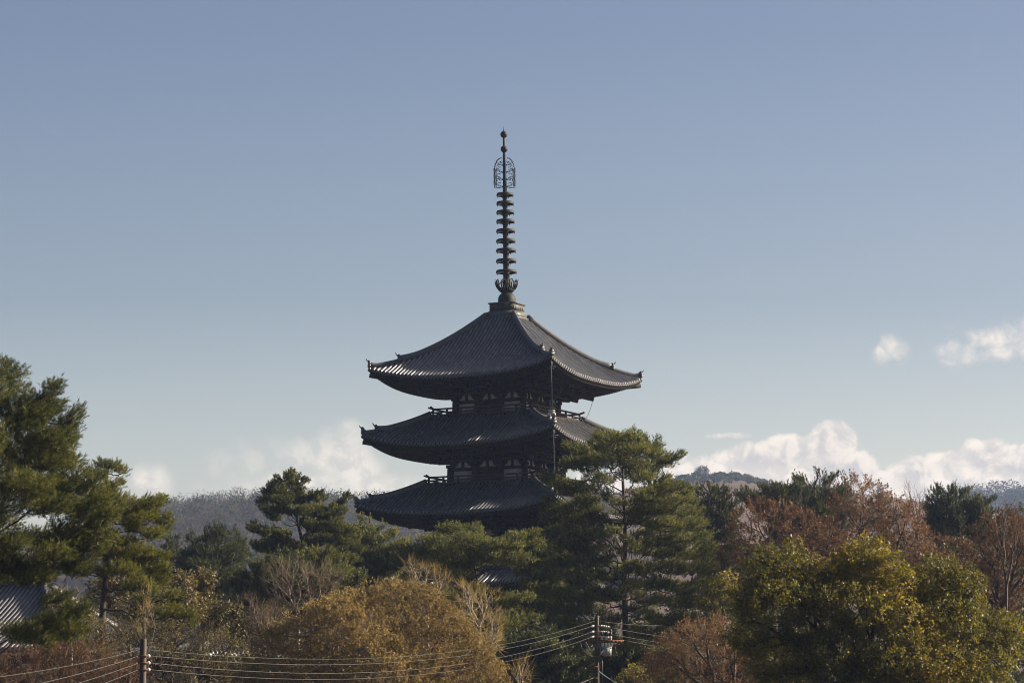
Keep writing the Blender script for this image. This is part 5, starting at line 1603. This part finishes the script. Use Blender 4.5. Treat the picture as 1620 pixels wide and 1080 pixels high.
# ------------------------------------------------------------------ tiled halls half hidden in the trees
def hall(label, px, py_ridge, py_eave, D, half_len, half_wid, rotz, ridge_frac=0.55, wall_h=3.2, hipped=True):
    zr, ze = PZ(py_ridge, D), PZ(py_eave, D)
    g = float(ground_z(D))
    t = thing('temple_hall', label, 'hall', (PX(px, py_ridge, D), D, g), 'tiled halls among the trees', rotz)
    zr -= g; ze -= g
    mb = MB(); mb.box((0, 0, (ze - 0.3) / 2), (2 * half_len - 3, 2 * half_wid - 3, ze - 0.3)); mb.build('wall', M['wood'], t)
    for x in np.linspace(-half_len + 2.5, half_len - 2.5, 7):
        mb = MB(); mb.box((x, -half_wid + 1.48, ze - 1.4), (1.5, 0.06, 1.0)); mb.build('plaster_panel', M['plaster'], t)
    sp = 0.34
    fx = np.array([-.5, -.29, -.27, -.19, -0.07, 0.07, .19, .27, .29]); fh = np.array([-.035, -.01, .045, .105, .135, .135, .105, .045, -.01])
    rl = half_len * ridge_frac
    V, F, U, n_ = [], [], [], 0
    for q in range(4):
        L_, Wd = (half_len, half_wid) if q % 2 == 0 else (half_wid, half_len)
        rows = int(2 * L_ / sp)
        tt = np.concatenate([-L_ + sp * (i + 0.5 + fx) for i in range(rows)]); hh = np.tile(fh, rows); ru = np.repeat(np.arange(rows), len(fx)) + np.tile(fx, rows) * 0.9 + 0.5
        # distance travelled from ridge (0) to eave (1); hips where the ridge ends
        if q % 2 == 0:
            v0 = np.clip((np.abs(tt) - rl) / (half_len - rl), 0, 0.995); s = lambda v: v * half_wid
        else:
            v0 = np.clip(np.abs(tt) / half_wid, 0, 0.995); s = lambda v: rl + v * (half_len - rl)
        NV = 14
        VV = v0[:, None] + (1 - v0)[:, None] * np.linspace(0, 1, NV)[None]
        Z = zr - (zr - ze) * (1.25 * VV - 0.25 * VV * VV) + hh[:, None]
        X = np.repeat(tt[:, None], NV, 1); Y = -s(VV)
        X = np.concatenate([X, X[:, -1:]], 1); Y = np.concatenate([Y, Y[:, -1:]], 1); Z = np.concatenate([Z, Z[:, -1:] - 0.2], 1); VV = np.concatenate([VV, VV[:, -1:]], 1)
        n1 = NV + 1
        G = np.stack([X, Y, Z], -1).reshape(-1, 3) @ ROT4[q].T
        i = (np.arange(len(tt) - 1)[:, None] * n1 + np.arange(n1 - 1)[None]).ravel()
        V.append(G); F.append(np.stack([i, i + n1, i + n1 + 1, i + 1], 1) + n_); n_ += len(G)
        U.append(np.stack([np.repeat(ru[:, None] + q * 900, n1, 1), VV * Wd * 3.4], -1).reshape(-1, 2))
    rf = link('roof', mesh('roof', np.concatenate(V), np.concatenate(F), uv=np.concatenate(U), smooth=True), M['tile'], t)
    mb = MB(); mb.box((0, 0, zr + 0.25), (2 * rl + 0.6, 0.5, 0.7)); mb.box((0, 0, zr + 0.65), (2 * rl + 0.8, 0.36, 0.16))
    mb.build('ridge', M['ridge'], rf)
    for sx in (-1, 1):
        mb = MB(); mb.box((sx * (rl + 0.4), 0, zr + 0.45), (0.2, 0.9, 1.0)); mb.tube([(sx * (rl + .4), 0, zr + .9), (sx * (rl + .6), 0, zr + 1.05), (sx * (rl + .7), 0, zr + 1.35)], 0.14, 6, 0.05)
        mb.build('ridge_end_tile', M['ridge'], rf)
        for sy in (-1, 1):
            v = np.linspace(0.02, 1, 12)
            P = np.stack([sx * (rl + v * (half_len - rl)), sy * v * half_wid, zr - (zr - ze) * (1.25 * v - 0.25 * v * v) + 0.15], -1)
            mb = MB(); mb.sweep(P, np.array([(-.18, -.2), (.18, -.2), (.15, .25), (-.15, .25)])); mb.build('hip_ridge', M['ridge'], rf)
    mb = MB(); mb.box((0, 0, ze - 0.32), (2 * half_len - 0.7, 2 * half_wid - 0.7, 0.22)); mb.build('eaves', M['wood'], t)
    return t


hall('grey tiled hall roof showing behind the left edge pine', -70, 926, 1034, 200, 12, 8.5, rad(-18), 0.55)
hall('grey tiled hall roof glimpsed through gaps behind the red budded trees', 1215, 872, 940, 275, 7, 5, PHI + rad(12), 0.6)
hall('low grey tiled roof glimpsed in the thicket behind the wires', 318, 1003, 1036, 178, 4.2, 4.0, rad(-42), 0.4)
# ------------------------------------------------------------------ utility poles and wires
def pole(px, py_top, D, label, r):
    g = float(ground_z(D)); x = PX(px, py_top, D); zt = PZ(py_top, D)
    t = thing('utility_pole', label, 'utility pole', (x, D, g), 'utility poles')
    mb = MB(); mb.lathe([(r * 1.5, -0.3), (r * 1.25, (zt - g) * 0.5), (r, zt - g - 0.03), (r * 0.85, zt - g)], k=14)
    mb.build('post', M['pole'], t, smooth=False)
    return t, np.array((x, D, g)), zt


def insulators(t, base, c, d, n=3, m_end=True):
    """a short chain of porcelain discs from the post outwards"""
    d = np.asarray(d, float); d /= np.linalg.norm(d)
    mb = MB()
    for k in range(n):
        p = c + d * (0.10 + 0.13 * k)
        mb.tube([p - d * 0.045, p + d * 0.045], 0.062, 8)
        mb.tube([p + d * 0.04, p + d * 0.10], 0.028, 6)
    o = MB(); o.V = [np.concatenate(mb.V) - base]; o.F = {k: [np.concatenate(f)] for k, f in mb.F.items()}
    o.build('insulator', M['porcelain'], t)


def local(mb, base):
    o = MB(); o.V = [np.concatenate(mb.V) - base]; o.F = {k: [np.concatenate(f)] for k, f in mb.F.items()}
    return o


def catenary(p0, p1, sag, n=22):
    t = np.linspace(0, 1, n)[:, None]
    P = p0 + (p1 - p0) * t
    P[:, 2] -= 4 * sag * (t * (1 - t))[:, 0]
    return P


def wire(p0, p1, sag, label, m='wire', r=0.0105, group='overhead wires'):
    P = catenary(np.asarray(p0, float), np.asarray(p1, float), sag)
    mid = P[0].copy()
    mb = MB(); mb.tube(P - mid, r, 5)
    o = mb.build('overhead_wire', M[m], None)
    o.location = mid
    tag(o, label, 'wire', group)
    return o


DL, DR = 98.0, 162.0
pl, bl, zl = pole(227, 1010, DL, 'plain dark brown utility pole at the lower left, carrying wires but no transformer', 0.105)
pr_, brr, zrr = pole(944.5, 973, DR, 'dark brown utility pole with a grey transformer box below the big pine', 0.105)
ANG = ('uppermost', 'second from the top', 'third from the top', 'lowest')
lpy = (1027.5, 1037, 1048, 1058.5); rpy = (981.5, 989, 998, 1006)
for q in range(4):
    mm = 'wiregreen' if q == 0 else 'wire'
    a = at(232, lpy[q], DL); b2 = at(942, rpy[q], DR)
    d = (b2 - a) / np.linalg.norm(b2 - a)
    if q:
        insulators(pl, bl, a + np.array((0.02, 0, 0)), d, 1)
        insulators(prr := pr_, brr, b2 - np.array((0.08, 0, 0)), -d + np.array((0, 0, -0.06)), 4)
        mb = MB(); mb.box(a + np.array((-.12, 0.02, 0)), (0.30, 0.26, 0.05)); local(mb, bl).build('pole_band', M['rustmetal'], pl)
        mb = MB(); mb.box(b2 + np.array((0.08, 0, 0)), (0.32, 0.28, 0.05)); local(mb, brr).build('pole_band', M['rustmetal'], pr_)
        insulators(pr_, brr, b2 + np.array((0.22, 0, 0)), (1, 0.2, -0.12), 4)
    wire(a + d * 0.2, b2 - d * (0.55 if q else 0.05), (1.0, 1.0, 1.1, 1.1)[q], ANG[q] + ' of the four wires crossing between the two poles', mm)
    # towards the lower left, out of frame
    e = at((-60, -60, -60, -60)[q], (1077, 1105, 1126, 1150)[q], 70)
    wire(at(224, lpy[q], DL) - np.array((0.1, 0, 0)), e, 0.10, ANG[q] + ' of the wires leaving the plain pole towards the lower left', mm)
    # to the right
    if q == 0:
        wire(at(947, 982, DR), at(1330, 934, 190), 1.0, 'greenish uppermost wire running right from the transformer pole', mm)
    else:
        s = [None, (966, 992.5), (964, 1002), (985, 1011.5)][q]
        wire(at(s[0], s[1], DR), at(1420, (1012, 1024, 1036)[q - 1], 195), 0.7, ('', 'upper', 'middle', 'lower')[q] + ' of the three grey wires running right from the transformer pole', mm)
P = lambda x, y, dy=0.0: at(x, y, DR) + np.array((0, dy, 0))
mb = MB()
mb.box(P(962, 1013), (1.75, 0.09, 0.09)); mb.box(P(938, 1013), (0.5, 0.07, 0.07)); mb.box(P(965, 1018), (1.1, 0.07, 0.06))
local(mb, brr).build('crossarm', M['rustmetal'], pr_)
for x in (952, 959, 966):
    mb = MB(); mb.lathe([(0.03, 0), (0.075, 0.03), (0.05, 0.1), (0.08, 0.14), (0.05, 0.2), (0.03, 0.24)], P(x, 1012), 10); local(mb, brr).build('insulator', M['porcelain'], pr_)
    mb = MB(); mb.lathe([(0.05, 0.24), (0.065, 0.30), (0.065, 0.42), (0.03, 0.46)], P(x, 1012), 10); local(mb, brr).build('bushing', M['black'], pr_)
for x in (973, 979, 985):
    insulators(pr_, brr, P(x, 1014) - np.array((0.18, 0, 0)), (1, 0, 0), 1)
mb = MB()
c = P(960, 1030)
mb.box(c, (0.50, 0.46, 0.42)); mb.box(c + np.array((0, 0, 0.23)), (0.56, 0.52, 0.06)); mb.box(c - np.array((0, 0, 0.225)), (0.44, 0.40, 0.03))
for k in (-.15, 0, .15): mb.box(c + np.array((k, -0.245, 0)), (0.03, 0.03, 0.34))
tb = local(mb, brr).build('transformer_box', M['greypaint'], pr_)
mb = MB()
for x in (-.22, -.05, .12, .27): mb.lathe([(0.05, 0), (0.085, 0.03), (0.06, 0.09), (0.085, 0.13), (0.05, 0.2)], c + np.array((x, -0.05, 0.26)), 10)
mb.tube([c + np.array((-.32, 0, .34)), c + np.array((.36, 0, .40))], 0.05, 8)
local(mb, brr).build('transformer_bushing', M['porcelain'], pr_)
mb = MB(); mb.tube([P(925, 992), P(928, 998), P(930, 1003)], 0.02, 5); local(mb, brr).build('jumper_cable', M['wire'], pr_)
mb = MB(); mb.tube([P(921, 1004, -.2), P(927, 1016, -.3), P(933, 1028, -.3), P(940, 1033, -.3), P(948, 1030, -.3), P(952, 1022, -.2)], 0.022, 5); local(mb, brr).build('jumper_cable', M['wire'], pr_)
mb = MB(); mb.tube([P(918, 1014, -.3), P(920, 1025, -.5), P(928, 1035, -.5), P(938, 1039.5, -.5), P(948, 1037, -.4), P(955, 1028, -.3)], 0.022, 5); local(mb, brr).build('jumper_cable', M['wire'], pr_)
mb = MB(); mb.tube([P(962, 993), P(967, 995), P(968, 1006), P(966, 1012)], 0.022, 5); local(mb, brr).build('jumper_cable', M['wire'], pr_)
mb = MB(); mb.tube([P(933, 1017), P(938, 1022), P(947, 1023)], 0.025, 5); local(mb, brr).build('jumper_cable', M['wire'], pr_)
mb = MB(); mb.tube([P(938, 981), P(933, 970), P(936, 969), P(944, 969.5)], 0.011, 4); local(mb, brr).build('jumper_cable', M['wire'], pr_)
mb = MB(); mb.tube([P(953, 1035), P(953, 1060), P(952, 1085)], 0.020, 5); local(mb, brr).build('jumper_cable', M['wire'], pr_)
mb = MB(); mb.tube([P(949.5, 1035), P(949, 1060), P(949, 1085)], 0.012, 5); local(mb, brr).build('jumper_cable', M['wire'], pr_)
mb = MB(); mb.tube([P(973, 1016), P(973.5, 1031)], 0.03, 5); local(mb, brr).build('jumper_cable', M['wire'], pr_)

mb = MB(); mb.box(P(941, 1054), (0.34, 0.3, 0.06)); mb.box(P(932, 1054), (0.26, 0.1, 0.1)); mb.box(P(941, 1072), (0.34, 0.3, 0.05)); local(mb, brr).build('pole_band', M['rustmetal'], pr_)
wire(P(947, 1061), at(1010, 1092, 150), 0.15, 'pale blue cable dropping to the right from the foot of the transformer pole', 'cyan', 0.026)
wire(P(940, 1071), at(840, 1097, 150), 0.15, 'short grey wire dropping left from low on the transformer pole', 'wire', 0.022)

# ------------------------------------------------------------------ haze in the air
mb = MB(); mb.box((0, 1480, 112), (5000, 4000, 228))
def f_haze(q): return None
hm = bpy.data.materials.new('haze'); hm.use_nodes = True; hm.node_tree.nodes.clear()
q = NB(hm.node_tree); ho = q.node('ShaderNodeOutputMaterial'); hv = q.node('ShaderNodeVolumePrincipled')
hv.inputs['Color'].default_value = (0.44, 0.60, 1.0, 1)
hv.inputs['Density'].default_value = HAZE_DENSITY
hv.inputs['Anisotropy'].default_value = 0.25
q.l.new(hv.outputs[0], ho.inputs['Volume'])
hz = mb.build('haze', hm, None)
hz['kind'] = 'stuff'
